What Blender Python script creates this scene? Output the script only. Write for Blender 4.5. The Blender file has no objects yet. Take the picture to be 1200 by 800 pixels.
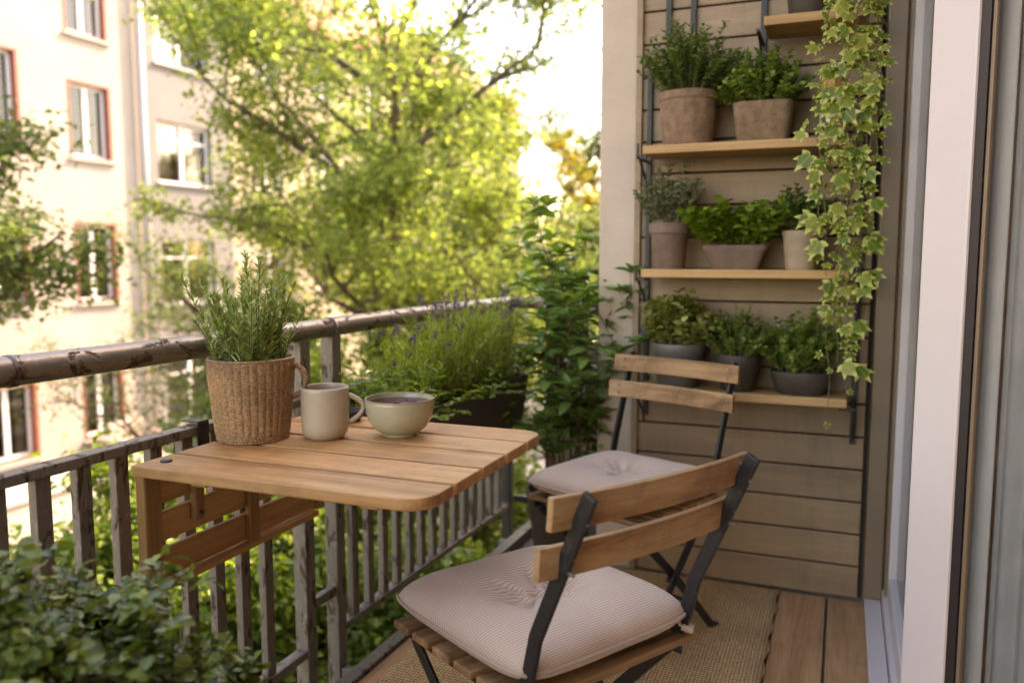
import bpy, math, random
import numpy as np
from mathutils import Vector, Matrix

R = math.radians
scene = bpy.context.scene
col = scene.collection

# ------------------------------------------------------------------ camera
cam_d = bpy.data.cameras.new("camera")
cam = bpy.data.objects.new("camera", cam_d)
col.objects.link(cam)
cam.location = (0, 0, 1.18)
cam.rotation_euler = (R(90 - 5.886), 0, R(21.8))
cam_d.lens = 29.1
cam_d.sensor_width = 36
cam_d.clip_start = 0.02
cam_d.clip_end = 400
cam_d.dof.use_dof = True
cam_d.dof.focus_distance = 1.75
cam_d.dof.aperture_fstop = 2.3
scene.camera = cam

# ------------------------------------------------------------------ light
SUN_EL, SUN_AZ = 42, 25          # azimuth measured from +Y towards +X
world = bpy.data.worlds.new("World")
scene.world = world
world.use_nodes = True
wt = world.node_tree
for n in list(wt.nodes):
    wt.nodes.remove(n)
sky = wt.nodes.new('ShaderNodeTexSky')
sky.sky_type = 'NISHITA'
sky.sun_disc = False
sky.sun_elevation = R(SUN_EL)
sky.sun_rotation = R(SUN_AZ)
sky.air_density = 1.0
sky.dust_density = 1.2
sky.ozone_density = 1.0
bg = wt.nodes.new('ShaderNodeBackground')
bg.inputs['Strength'].default_value = 0.15
wo = wt.nodes.new('ShaderNodeOutputWorld')
wt.links.new(sky.outputs[0], bg.inputs['Color'])
wt.links.new(bg.outputs[0], wo.inputs['Surface'])

sun_d = bpy.data.lights.new("sun", 'SUN')
sun_d.energy = 2.0
sun_d.angle = R(0.6)
sun_d.color = (1.0, 0.96, 0.91)
sun = bpy.data.objects.new("sun", sun_d)
col.objects.link(sun)
sd = Vector((math.sin(R(SUN_AZ)) * math.cos(R(SUN_EL)), math.cos(R(SUN_AZ)) * math.cos(R(SUN_EL)), math.sin(R(SUN_EL))))
sun.rotation_euler = sd.to_track_quat('Z', 'Y').to_euler()
sun.location = (4, 10, 12)

vs = scene.view_settings
vs.view_transform = 'Standard'
vs.look = 'None'
vs.gamma = 1.0
vs.use_curve_mapping = False
vs.exposure = 3.0
vs.use_white_balance = True
vs.white_balance_temperature = 9800
vs.white_balance_tint = 23

cy = scene.cycles
cy.use_denoising = True
cy.max_bounces = 8
cy.diffuse_bounces = 4
cy.glossy_bounces = 3
cy.transmission_bounces = 6
cy.transparent_max_bounces = 12
cy.sample_clamp_indirect = 6.0
cy.caustics_reflective = False
cy.caustics_refractive = False

# ------------------------------------------------------------------ helpers
def children(o):
    return [c for c in bpy.data.objects if c.parent == o]


def tag(o, label=None, cat=None, group=None, kind=None):
    if label: o['label'] = label
    if cat: o['category'] = cat
    if group: o['group'] = group
    if kind: o['kind'] = kind
    return o


def thing(name, loc, label, cat, group=None, rz=0.0):
    o = bpy.data.objects.new(name, None)
    o.empty_display_size = 0.1
    o.location = loc
    o.rotation_euler = (0, 0, rz)
    col.objects.link(o)
    return tag(o, label, cat, group)


class MB:
    """mesh builder: collects shapes, links them as one mesh object"""
    def __init__(self):
        self.v, self.f, self.m = [], [], []
        self.mi = 0

    def add(self, vs_, fs_):
        b = len(self.v)
        self.v += [tuple(map(float, p)) for p in vs_]
        for f in fs_:
            self.f.append(tuple(i + b for i in f))
            self.m.append(self.mi)

    def obox(self, c, ax, ay, az):
        c, ax, ay, az = map(Vector, (c, ax, ay, az))
        p = [c + ax * i + ay * j + az * k for k in (-1, 1) for j in (-1, 1) for i in (-1, 1)]
        fs_ = [(0, 2, 3, 1), (4, 5, 7, 6), (0, 1, 5, 4), (2, 6, 7, 3), (0, 4, 6, 2), (1, 3, 7, 5)]
        if ax.cross(ay).dot(az) < 0:
            fs_ = [tuple(reversed(f)) for f in fs_]
        self.add(p, fs_)

    def box(self, x0, x1, y0, y1, z0, z1):
        self.obox(((x0 + x1) / 2, (y0 + y1) / 2, (z0 + z1) / 2), ((x1 - x0) / 2, 0, 0), (0, (y1 - y0) / 2, 0), (0, 0, (z1 - z0) / 2))

    def bar(self, p, q, w, t, side=(1, 0, 0)):
        """flat bar from p to q: width w along the direction square to `side`, thickness t along `side`"""
        p, q, s = Vector(p), Vector(q), Vector(side)
        d = (q - p)
        dn = d.normalized()
        s = (s - dn * s.dot(dn)).normalized()
        u = dn.cross(s)
        self.obox((p + q) / 2, s * t / 2, u * w / 2, d / 2)

    def ribbon(self, pts, w, t, side=(1, 0, 0)):
        """bent flat bar through pts"""
        s = Vector(side).normalized()
        P_ = [Vector(p) for p in pts]
        vs_, fs_ = [], []
        for i, p in enumerate(P_):
            a = P_[max(i - 1, 0)]; b = P_[min(i + 1, len(P_) - 1)]
            u = (b - a).normalized().cross(s).normalized()
            for (i1, j1) in ((-1, -1), (1, -1), (1, 1), (-1, 1)):
                vs_.append(p + s * (t / 2 * i1) + u * (w / 2 * j1))
        n = len(P_)
        for i in range(n - 1):
            for k in range(4):
                a = i * 4 + k; b = i * 4 + (k + 1) % 4
                fs_.append((a, b, b + 4, a + 4))
        fs_.append((3, 2, 1, 0)); e = (n - 1) * 4
        fs_.append((e, e + 1, e + 2, e + 3))
        self.add(vs_, fs_)

    def tube(self, pts, r, n=8, cap=True):
        P_ = [Vector(p) for p in pts]
        if not hasattr(r, '__len__'): r = [r] * len(P_)
        vs_, fs_ = [], []
        ref = Vector((0, 0, 1))
        d0 = (P_[1] - P_[0]).normalized()
        if abs(d0.dot(ref)) > 0.9: ref = Vector((1, 0, 0))
        u = (ref - d0 * ref.dot(d0)).normalized()
        for i, p in enumerate(P_):
            a = P_[max(i - 1, 0)]; b = P_[min(i + 1, len(P_) - 1)]
            d = (b - a).normalized()
            u = (u - d * u.dot(d)).normalized()
            w = d.cross(u)
            for k in range(n):
                t = 2 * math.pi * k / n
                vs_.append(p + (u * math.cos(t) + w * math.sin(t)) * r[i])
        for i in range(len(P_) - 1):
            for k in range(n):
                a = i * n + k; b = i * n + (k + 1) % n
                fs_.append((a, b, b + n, a + n))
        if cap:
            fs_.append(tuple(range(n - 1, -1, -1)))
            e = (len(P_) - 1) * n
            fs_.append(tuple(range(e, e + n)))
        self.add(vs_, fs_)

    def lathe(self, prof, n=48, c=(0, 0, 0), sq=None, cap=True):
        """prof: [(r, z)]; sq=(ex, ey, power) turns the circle into a rounded rectangle"""
        vs_, fs_ = [], []
        for (r, z) in prof:
            for k in range(n):
                t = 2 * math.pi * k / n
                cx, sy = math.cos(t), math.sin(t)
                if sq:
                    ex, ey, pw = sq
                    cx = math.copysign(abs(cx) ** (2 / pw), cx) * ex
                    sy = math.copysign(abs(sy) ** (2 / pw), sy) * ey
                vs_.append((c[0] + cx * r, c[1] + sy * r, c[2] + z))
        for i in range(len(prof) - 1):
            for k in range(n):
                a = i * n + k; b = i * n + (k + 1) % n
                fs_.append((a, b, b + n, a + n))
        if cap:
            fs_.append(tuple(range(n - 1, -1, -1)))
            if prof[-1][0] < .01:
                e = (len(prof) - 1) * n
                fs_.append(tuple(range(e, e + n)))
        self.add(vs_, fs_)

    def disc(self, r, z, n=48, dome=0.0):
        v = [(0, 0, z + dome)] + [(r * math.cos(2 * math.pi * k / n), r * math.sin(2 * math.pi * k / n), z) for k in range(n)]
        self.add(v, [(0, 1 + k, 1 + (k + 1) % n) for k in range(n)])

    def build(self, name, mat, parent=None, bevel=0.0, smooth=False, world=False):
        me = bpy.data.meshes.new(name)
        v = self.v
        if world and parent is not None:
            l = parent.location
            v = [(p[0] - l[0], p[1] - l[1], p[2] - l[2]) for p in v]
        me.from_pydata(v, [], self.f)
        mats = mat if isinstance(mat, (list, tuple)) else [mat]
        for m in mats: me.materials.append(m)
        if len(mats) > 1: me.polygons.foreach_set('material_index', self.m)
        if smooth: me.polygons.foreach_set('use_smooth', [True] * len(self.f))
        me.update()
        o = bpy.data.objects.new(name, me)
        col.objects.link(o)
        if parent is not None: o.parent = parent
        if bevel:
            b = o.modifiers.new('bevel', 'BEVEL')
            b.width = bevel; b.segments = 2; b.limit_method = 'ANGLE'; b.angle_limit = R(40)
        if smooth == 'auto':
            pass
        return o


# ---- leaves
def tpl_simple():
    v = [(0, 0, 0), (-.5, .42, .10), (0, .45, 0), (.5, .42, .10), (0, 1, -.08)]
    f = [(0, 2, 1), (0, 3, 2), (1, 2, 4), (2, 3, 4)]
    return v, f

def tpl_oval(curl=.18, fold=.12, wide=.5):
    m = [(0, 0, 0), (0, .3, .02), (0, .68, -curl * .4), (0, 1, -curl)]
    l = [(-wide * .8, .22, fold), (-wide, .5, fold * .8), (-wide * .62, .8, -curl * .4 + fold * .4)]
    r = [(-x, y, z) for (x, y, z) in l]
    v = m + l + r   # 0-3, 4-6, 7-9
    f = [(0, 1, 4), (1, 5, 4), (1, 2, 5), (2, 6, 5), (2, 3, 6),
         (0, 7, 1), (1, 7, 8), (1, 8, 2), (2, 8, 9), (2, 9, 3)]
    return v, f

def tpl_ivy():
    h = [(0, 0), (.12, -.10), (.30, -.12), (.55, .02), (.34, .20), (.47, .42), (.58, .62), (.30, .55), (.17, .66), (.08, .86), (0, 1.05)]
    out = h + [(-x, y) for (x, y) in reversed(h[1:-1])]
    v = [(0, .3, .03)] + [(x, y, -.10 * (abs(x) * 1.6) ** 2 - .10 * max(0, y) ** 2 + (.03 if i % 2 else 0)) for i, (x, y) in enumerate(out)]
    n = len(out)
    f = [(0, 1 + (i + 1) % n, 1 + i) for i in range(n)]
    return v, f

def tpl_needle():
    v = [(0, 0, 0), (-.5, .3, .1), (.5, .3, .1), (-.45, .8, 0), (.45, .8, 0), (0, 1, -.05)]
    f = [(0, 2, 4, 3, 1), (3, 4, 5)]
    return v, f

TPL = dict(simple=tpl_simple(), oval=tpl_oval(), ivy=tpl_ivy(), needle=tpl_needle(), basil=tpl_oval(.30, .06, .5), flat=tpl_oval(.05, .05, .5))


def norm(a):
    return a / np.maximum(np.linalg.norm(a, axis=1, keepdims=True), 1e-9)


class Leaves:
    def __init__(self):
        self.p, self.d, self.n, self.l, self.w = [], [], [], [], []

    def add(self, p, d, n, l, w):
        p = np.atleast_2d(p)
        k = len(p)
        self.p.append(p)
        self.d.append(np.broadcast_to(np.atleast_2d(d), (k, 3)))
        self.n.append(np.broadcast_to(np.atleast_2d(n), (k, 3)))
        self.l.append(np.broadcast_to(np.asarray(l, float), (k,)))
        self.w.append(np.broadcast_to(np.asarray(w, float), (k,)))

    def build(self, name, mat, parent=None, tpl='simple', world=False, smooth=True):
        P_, D, N = np.concatenate(self.p), norm(np.concatenate(self.d)), np.concatenate(self.n)
        L, W = np.concatenate(self.l), np.concatenate(self.w)
        N = norm(N - D * (N * D).sum(1, keepdims=True) + 1e-6)
        X = np.cross(D, N)
        tv, tf = TPL[tpl]
        tv = np.array(tv, float)
        V = (P_[:, None, :] + X[:, None, :] * (tv[None, :, 0:1] * W[:, None, None])
             + D[:, None, :] * (tv[None, :, 1:2] * L[:, None, None]) + N[:, None, :] * (tv[None, :, 2:3] * L[:, None, None]))
        k, nv = len(P_), len(tv)
        V = V.reshape(-1, 3)
        if world and parent is not None:
            V = V - np.array(parent.location)[None]
        lens = np.array([len(f) for f in tf])
        flat = np.concatenate([np.array(f) for f in tf])
        loops = (flat[None, :] + (np.arange(k) * nv)[:, None]).ravel()
        starts1 = np.concatenate([[0], np.cumsum(lens)[:-1]])
        starts = (starts1[None, :] + (np.arange(k) * len(flat))[:, None]).ravel()
        me = bpy.data.meshes.new(name)
        me.vertices.add(len(V)); me.vertices.foreach_set('co', V.ravel().astype(np.float32))
        me.loops.add(len(loops)); me.loops.foreach_set('vertex_index', loops.astype(np.int32))
        me.polygons.add(len(starts)); me.polygons.foreach_set('loop_start', starts.astype(np.int32))
        if smooth: me.polygons.foreach_set('use_smooth', np.ones(len(starts), bool))
        uvl = me.uv_layers.new(name='UVMap')
        uv = tv[flat][:, :2] + np.array([.5, 0])
        uvl.data.foreach_set('uv', np.tile(uv, (k, 1)).ravel().astype(np.float32))
        me.materials.append(mat)
        me.update(calc_edges=True)
        me.validate()
        o = bpy.data.objects.new(name, me)
        col.objects.link(o)
        if parent is not None: o.parent = parent
        return o


# ---- materials
def new_mat(name):
    m = bpy.data.materials.new(name)
    m.use_nodes = True
    nt = m.node_tree
    b = nt.nodes['Principled BSDF']
    return m, nt, b


def N_(nt, typ, **kw):
    n = nt.nodes.new(typ)
    for k, v in kw.items():
        if k in n.inputs: n.inputs[k].default_value = v
        else: setattr(n, k, v)
    return n


def ramp(nt, fac, stops):
    r = nt.nodes.new('ShaderNodeValToRGB')
    e = r.color_ramp.elements
    while len(e) < len(stops): e.new(0.5)
    for i, (p, c) in enumerate(stops):
        e[i].position = p
        e[i].color = (*c, 1) if hasattr(c, '__len__') else (c, c, c, 1)
    nt.links.new(fac, r.inputs['Fac'])
    return r


def mixc(nt, a, b, fac, typ='MIX'):
    m = nt.nodes.new('ShaderNodeMix')
    m.data_type = 'RGBA'; m.blend_type = typ
    for s, v in ((6, a), (7, b)):
        if isinstance(v, tuple): m.inputs[s].default_value = (*v[:3], 1)
        else: nt.links.new(v, m.inputs[s])
    if isinstance(fac, (int, float)): m.inputs[0].default_value = fac
    else: nt.links.new(fac, m.inputs[0])
    return m.outputs[2]


def coords(nt, kind='Object', scale=(1, 1, 1), island=0.0):
    tc = nt.nodes.new('ShaderNodeTexCoord')
    mp = nt.nodes.new('ShaderNodeMapping')
    mp.inputs['Scale'].default_value = scale
    src = tc.outputs[kind]
    if island:
        g = nt.nodes.new('ShaderNodeNewGeometry')
        mul = nt.nodes.new('ShaderNodeMath'); mul.operation = 'MULTIPLY'
        mul.inputs[1].default_value = island
        nt.links.new(g.outputs['Random Per Island'], mul.inputs[0])
        ad = nt.nodes.new('ShaderNodeVectorMath'); ad.operation = 'ADD'
        nt.links.new(src, ad.inputs[0]); nt.links.new(mul.outputs[0], ad.inputs[1])
        src = ad.outputs[0]
    nt.links.new(src, mp.inputs['Vector'])
    return mp.outputs[0]


def bump(nt, b, h, strength, dist=0.002, prev=None):
    n = nt.nodes.new('ShaderNodeBump')
    n.inputs['Strength'].default_value = strength
    n.inputs['Distance'].default_value = dist
    nt.links.new(h, n.inputs['Height'])
    if prev is not None: nt.links.new(prev, n.inputs['Normal'])
    nt.links.new(n.outputs[0], b.inputs['Normal'])
    return n.outputs[0]


def simple_mat(name, c, rough=.6, metal=0.0, var=.12, scale=6.0, bumpy=.15, spec=.5, bd=.002):
    m, nt, b = new_mat(name)
    co = coords(nt)
    n = N_(nt, 'ShaderNodeTexNoise', Scale=scale, Detail=8.0, Roughness=.65)
    nt.links.new(co, n.inputs['Vector'])
    lo = tuple(x * (1 - var) for x in c); hi = tuple(min(1, x * (1 + var)) for x in c)
    r = ramp(nt, n.outputs['Fac'], [(.3, lo), (.7, hi)])
    nt.links.new(r.outputs[0], b.inputs['Base Color'])
    b.inputs['Roughness'].default_value = rough
    b.inputs['Metallic'].default_value = metal
    b.inputs['Specular IOR Level'].default_value = spec
    if bumpy:
        n2 = N_(nt, 'ShaderNodeTexNoise', Scale=scale * 12, Detail=5.0)
        nt.links.new(co, n2.inputs['Vector'])
        bump(nt, b, n2.outputs['Fac'], bumpy, bd)
    return m


def wood_mat(name, dark, mid, light, axis=0, scale=7.0, rough=.5, knots=0.0, weather=0.0):
    m, nt, b = new_mat(name)
    sc = [scale * 1.0] * 3
    sc[axis] = scale * .07
    co = coords(nt, 'Object', tuple(sc), island=31.0)
    n1 = N_(nt, 'ShaderNodeTexNoise', Scale=2.2, Detail=7.0, Roughness=.62, Distortion=1.1)
    nt.links.new(co, n1.inputs['Vector'])
    sc2 = [scale * 14] * 3; sc2[axis] = scale * .5
    co2 = coords(nt, 'Object', tuple(sc2), island=17.0)
    n2 = N_(nt, 'ShaderNodeTexNoise', Scale=2.0, Detail=4.0, Roughness=.7)
    nt.links.new(co2, n2.inputs['Vector'])
    r1 = ramp(nt, n1.outputs['Fac'], [(.28, dark), (.48, mid), (.70, light)])
    r2 = ramp(nt, n2.outputs['Fac'], [(.30, .62), (.55, 1.0)])
    c = mixc(nt, r1.outputs[0], r2.outputs[0], .6, 'MULTIPLY')
    g = nt.nodes.new('ShaderNodeNewGeometry')
    r3 = ramp(nt, g.outputs['Random Per Island'], [(0, .80), (1, 1.12)])
    c = mixc(nt, c, r3.outputs[0], 1.0, 'MULTIPLY')
    if weather:
        co3 = coords(nt, 'Object', (5, 5, 5))
        n3 = N_(nt, 'ShaderNodeTexNoise', Scale=1.6, Detail=6.0, Roughness=.7)
        nt.links.new(co3, n3.inputs['Vector'])
        r4 = ramp(nt, n3.outputs['Fac'], [(.5, 0), (.68, 1)])
        mu = nt.nodes.new('ShaderNodeMath'); mu.operation = 'MULTIPLY'; mu.inputs[1].default_value = weather
        nt.links.new(r4.outputs[0], mu.inputs[0])
        c = mixc(nt, c, tuple(x * .35 for x in mid), mu.outputs[0])
    if knots:
        vs_ = [scale * .55] * 3; vs_[axis] = scale * .2
        co4 = coords(nt, 'Object', tuple(vs_), island=9.0)
        v = N_(nt, 'ShaderNodeTexVoronoi', Scale=1.0)
        nt.links.new(co4, v.inputs['Vector'])
        r5 = ramp(nt, v.outputs['Distance'], [(.05, 1), (.13, 0)])
        mu = nt.nodes.new('ShaderNodeMath'); mu.operation = 'MULTIPLY'; mu.inputs[1].default_value = knots
        nt.links.new(r5.outputs[0], mu.inputs[0])
        c = mixc(nt, c, tuple(x * .3 for x in dark), mu.outputs[0])
    nt.links.new(c, b.inputs['Base Color'])
    rr = ramp(nt, n2.outputs['Fac'], [(.3, rough + .15), (.7, rough - .05)])
    nt.links.new(rr.outputs[0], b.inputs['Roughness'])
    b.inputs['Specular IOR Level'].default_value = .4
    bump(nt, b, n2.outputs['Fac'], .25, .0015)
    return m


def leaf_mat(name, ca, cb, cc=None, rough=.45, trans=.35, tcol=None, variegated=None, vein=True):
    m, nt, b = new_mat(name)
    g = nt.nodes.new('ShaderNodeNewGeometry')
    cc = cc or cb
    r = ramp(nt, g.outputs['Random Per Island'], [(0, ca), (.6, cb), (1, cc)])
    c = r.outputs[0]
    uv = nt.nodes.new('ShaderNodeTexCoord')
    sp = nt.nodes.new('ShaderNodeSeparateXYZ')
    nt.links.new(uv.outputs['UV'], sp.inputs[0])
    if vein:
        s1 = N_(nt, 'ShaderNodeMath', operation='SUBTRACT'); s1.inputs[1].default_value = .5
        nt.links.new(sp.outputs[0], s1.inputs[0])
        ab = N_(nt, 'ShaderNodeMath', operation='ABSOLUTE'); nt.links.new(s1.outputs[0], ab.inputs[0])
        rv = ramp(nt, ab.outputs[0], [(.0, 1), (.06, 0)])
        mu = N_(nt, 'ShaderNodeMath', operation='MULTIPLY'); mu.inputs[1].default_value = .45
        nt.links.new(rv.outputs[0], mu.inputs[0])
        c = mixc(nt, c, tuple(min(1, x * 1.9 + .02) for x in cb), mu.outputs[0])
    if variegated:
        cm = nt.nodes.new('ShaderNodeCombineXYZ')
        nt.links.new(sp.outputs[0], cm.inputs[0]); nt.links.new(sp.outputs[1], cm.inputs[1])
        dv = N_(nt, 'ShaderNodeVectorMath', operation='DISTANCE')
        nt.links.new(cm.outputs[0], dv.inputs[0]); dv.inputs[1].default_value = (.5, .32, 0)
        nz = N_(nt, 'ShaderNodeTexNoise', Scale=60.0, Detail=2.0)
        oc = nt.nodes.new('ShaderNodeTexCoord'); nt.links.new(oc.outputs['Object'], nz.inputs['Vector'])
        mm = N_(nt, 'ShaderNodeMath', operation='MULTIPLY'); mm.inputs[1].default_value = .5
        nt.links.new(nz.outputs['Fac'], mm.inputs[0])
        a2 = N_(nt, 'ShaderNodeMath', operation='ADD')
        nt.links.new(dv.outputs['Value'], a2.inputs[0]); nt.links.new(mm.outputs[0], a2.inputs[1])
        rv = ramp(nt, a2.outputs[0], [(.56, 0), (.72, 1)])
        c = mixc(nt, c, variegated, rv.outputs[0])
    nt.links.new(c, b.inputs['Base Color'])
    b.inputs['Roughness'].default_value = rough
    b.inputs['Specular IOR Level'].default_value = .35
    tr = nt.nodes.new('ShaderNodeBsdfTranslucent')
    tc = tcol or (1.35, 1.5, .55)
    c2 = mixc(nt, c, tc, 1.0, 'MULTIPLY')
    nt.links.new(c2, tr.inputs['Color'])
    mx = nt.nodes.new('ShaderNodeMixShader'); mx.inputs[0].default_value = trans
    nt.links.new(b.outputs[0], mx.inputs[1]); nt.links.new(tr.outputs[0], mx.inputs[2])
    nt.links.new(mx.outputs[0], nt.nodes['Material Output'].inputs['Surface'])
    return m


M = {}
M['teak'] = wood_mat('teak', (0.290, 0.121, 0.037), (0.458, 0.222, 0.079), (0.581, 0.318, 0.131), 0, 7, .42, weather=.45, knots=.3)
M['teak_side'] = wood_mat('teak_side', (0.354, 0.175, 0.059), (0.531, 0.278, 0.104), (0.661, 0.389, 0.165), 1, 7, .45)
M['teak_up'] = wood_mat('teak_up', (0.244, 0.120, 0.042), (0.395, 0.207, 0.077), (0.490, 0.283, 0.120), 2, 7, .45)
M['chair_wood'] = wood_mat('chair_wood', (.10, .045, .018), (.36, .195, .085), (.52, .33, .165), 0, 9, .5, knots=.95, weather=.8)
M['shelf_wood'] = wood_mat('shelf_wood', (0.306, 0.153, 0.051), (0.476, 0.266, 0.101), (0.561, 0.339, 0.145), 0, 6, .5, knots=.5)
M['deck'] = wood_mat('deck', (0.286, 0.140, 0.063), (0.444, 0.235, 0.107), (0.573, 0.318, 0.149), 1, 7, .6, weather=.25)


def siding_mat():
    m, nt, b = new_mat('painted_boards')
    co = coords(nt, 'Object', (1.2, 8, 8), island=13.0)
    n = N_(nt, 'ShaderNodeTexNoise', Scale=2.0, Detail=8.0, Roughness=.7)
    nt.links.new(co, n.inputs['Vector'])
    r = ramp(nt, n.outputs['Fac'], [(.3, (.205, .130, .070)), (.55, (.27, .178, .096)), (.75, (.34, .232, .130))])
    g = nt.nodes.new('ShaderNodeNewGeometry')
    r3 = ramp(nt, g.outputs['Random Per Island'], [(0, .88), (1, 1.08)])
    c = mixc(nt, r.outputs[0], r3.outputs[0], 1.0, 'MULTIPLY')
    nt.links.new(c, b.inputs['Base Color'])
    co5 = coords(nt, 'Object', (9, 9, 1.6))
    n5 = N_(nt, 'ShaderNodeTexNoise', Scale=1.3, Detail=7.0, Roughness=.72)
    nt.links.new(co5, n5.inputs['Vector'])
    r5 = ramp(nt, n5.outputs['Fac'], [(.34, .80), (.52, 1.0), (.72, 1.08)])
    c5 = mixc(nt, c, r5.outputs[0], .8, 'MULTIPLY')
    nt.links.new(c5, b.inputs['Base Color'])
    b.inputs['Roughness'].default_value = .55
    co2 = coords(nt, 'Object', (6, 90, 90))
    n2 = N_(nt, 'ShaderNodeTexNoise', Scale=2.0, Detail=4.0)
    nt.links.new(co2, n2.inputs['Vector'])
    bump(nt, b, n2.outputs['Fac'], .25, .0015)
    return m


def rust_mat(name, paint, rust, pale, mask=(.52, .60), rough=.4, scale=(14, 14, 14), metal=.25):
    m, nt, b = new_mat(name)
    co = coords(nt, 'Object', scale)
    n = N_(nt, 'ShaderNodeTexNoise', Scale=1.0, Detail=10.0, Roughness=.72, Distortion=.6)
    nt.links.new(co, n.inputs['Vector'])
    k = ramp(nt, n.outputs['Fac'], [(mask[0], 0), (mask[1], 1)])
    n2 = N_(nt, 'ShaderNodeTexNoise', Scale=3.1, Detail=8.0, Roughness=.7)
    nt.links.new(co, n2.inputs['Vector'])
    k2 = ramp(nt, n2.outputs['Fac'], [(.56, 0), (.62, 1)])
    rc = ramp(nt, n2.outputs['Fac'], [(.35, tuple(x * .45 for x in rust)), (.6, rust)])
    c = mixc(nt, paint, pale, k2.outputs[0])
    c = mixc(nt, c, rc.outputs[0], k.outputs[0])
    nt.links.new(c, b.inputs['Base Color'])
    rr = ramp(nt, n.outputs['Fac'], [(mask[0], rough), (mask[1], .85)])
    nt.links.new(rr.outputs[0], b.inputs['Roughness'])
    b.inputs['Metallic'].default_value = metal
    nb = bump(nt, b, k.outputs[0], .5, -.0012)
    bump(nt, b, n2.outputs['Fac'], .35, .002, nb)
    return m


M['siding'] = siding_mat()
M['rail'] = rust_mat('weathered_rail', (.200, .165, .138), (.125, .062, .032), (.25, .21, .175), (.55, .60), .32, (22, 14, 22), .45)
M['bars'] = rust_mat('weathered_bars', (.165, .142, .118), (.105, .066, .040), (.245, .215, .175), (.545, .59), .45, (34, 34, 11))
M['black_iron'] = rust_mat('black_iron', (.013, .011, .010), (.045, .026, .017), (.035, .030, .026), (.60, .68), .48, (30, 30, 30), .1)
M['screw'] = simple_mat('screw_metal', (.5, .48, .44), .3, 1.0, .1, 40, 0)
M['black'] = simple_mat('black_plastic', (.03, .03, .032), .5, 0, .2, 20, .05)
M['anthracite'] = simple_mat('anthracite_planter', (.060, .050, .046), .55, 0, .2, 6, .1)
M['plaster'] = simple_mat('pale_plaster', (0.488, 0.396, 0.310), .8, 0, .08, 5, .4, .3, .002)
M['plaster_low'] = simple_mat('grey_plaster', (.26, .22, .18), .85, 0, .25, 4, .5, .3, .003)
M['brown_metal'] = simple_mat('brown_metal', (0.179, 0.125, 0.077), .42, .1, .08, 5, .06)
M['dark_gap'] = simple_mat('dark_backing', (.045, .034, .023), .8, 0, .1, 5, 0)
M['white_frame'] = simple_mat('white_frame', (0.538, 0.488, 0.466), .35, 0, .03, 3, .04)
M['seal'] = simple_mat('door_seal', (.018, .013, .013), .5, 0, .1, 5, 0)
M['interior'] = simple_mat('interior_plaster', (.5, .46, .42), .8, 0, .06, 4, 0)
M['mug'] = simple_mat('stoneware', (0.443, 0.360, 0.261), .28, 0, .07, 14, .05)
M['bowl'] = simple_mat('glazed_bowl', (0.381, 0.350, 0.234), .25, 0, .14, 9, .05)
M['bowl_rim'] = simple_mat('bare_rim', (.30, .17, .09), .5, 0, .15, 20, .05)
M['soil'] = simple_mat('soil', (.035, .022, .014), .95, 0, .4, 60, .9, .1, .006)
M['petal'] = leaf_mat('purple_petal', (.09, .02, .11), (.05, .012, .08), (.20, .08, .22), .6, .3, (1, .8, 1.1), vein=False)
M['lav_flower'] = leaf_mat('lavender_flower', (0.124, 0.075, 0.128), (0.182, 0.112, 0.179), (0.247, 0.165, 0.210), .7, .2, (1, .9, 1.1), vein=False)
M['white_sash'] = simple_mat('white_sash', (.75, .72, .68), .4, 0, .04, 4, 0)
M['redbrown'] = simple_mat('redbrown_casing', (.24, .075, .045), .5, 0, .15, 5, .1)
M['unlit_room_sheet'] = simple_mat('unlit_room_sheet', (.05, .04, .032), .8, 0, .4, 1.2, 0)
M['net'] = simple_mat('net_curtain', (.42, .33, .26), .9, 0, .2, 2, 0)  # pinkish brown stands in for brown reflections in the house windows
M['sill'] = simple_mat('stone_sill', (0.385, 0.350, 0.308), .7, 0, .08, 3, .1)
M['zinc'] = simple_mat('zinc_pipe', (.42, .39, .38), .45, .3, .1, 3, .05)
M['rooftile'] = simple_mat('roof_tiles', (.34, .14, .08), .8, 0, .25, 9, .4)
M['fac_cream'] = simple_mat('cream_render', (.355, .295, .245), .9, 0, .12, .55, .3)
M['fac_grey'] = simple_mat('greige_render', (.180, .162, .150), .9, 0, .12, .55, .3)
M['fac_peach'] = simple_mat('peach_render', (.42, .33, .235), .9, 0, .14, .55, .3)
M['bark'] = simple_mat('bark', (.15, .112, .075), .9, 0, .35, 12, .9, .2, .01)
M['twig'] = simple_mat('green_twig', (.13, .12, .05), .7, 0, .3, 20, .2)
M['woodstem'] = simple_mat('brown_stem', (.16, .085, .045), .8, 0, .3, 30, .4)
M['terra_grey'] = simple_mat('aged_terracotta', (.24, .155, .10), .85, 0, .3, 22, .9, .2, .004)
M['terra_rough'] = simple_mat('rough_terracotta', (.29, .185, .115), .9, 0, .35, 35, 1.0, .2, .007)
M['terra_brown'] = simple_mat('brown_terracotta', (.17, .115, .085), .8, 0, .25, 16, .5, .2, .003)
M['clay_beige'] = simple_mat('beige_clay', (.36, .27, .18), .8, 0, .2, 14, .4, .2, .003)
M['white_glaze'] = simple_mat('white_ceramic', (.55, .53, .48), .35, 0, .06, 8, .05)
M['orange_clay'] = simple_mat('orange_clay', (.45, .18, .07), .75, 0, .15, 20, .3)
M['grey_pot'] = simple_mat('dark_grey_pot', (0.046, 0.034, 0.024), .6, 0, .25, 12, .3)
M['grey_blue'] = simple_mat('grey_zinc_bucket', (0.113, 0.104, 0.089), .5, .1, .15, 8, .15)
M['asphalt'] = simple_mat('asphalt', (.06, .058, .055), .9, 0, .2, 3, .3)
M['paving'] = simple_mat('paving', (.34, .30, .26), .9, 0, .15, 3, .3)
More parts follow.
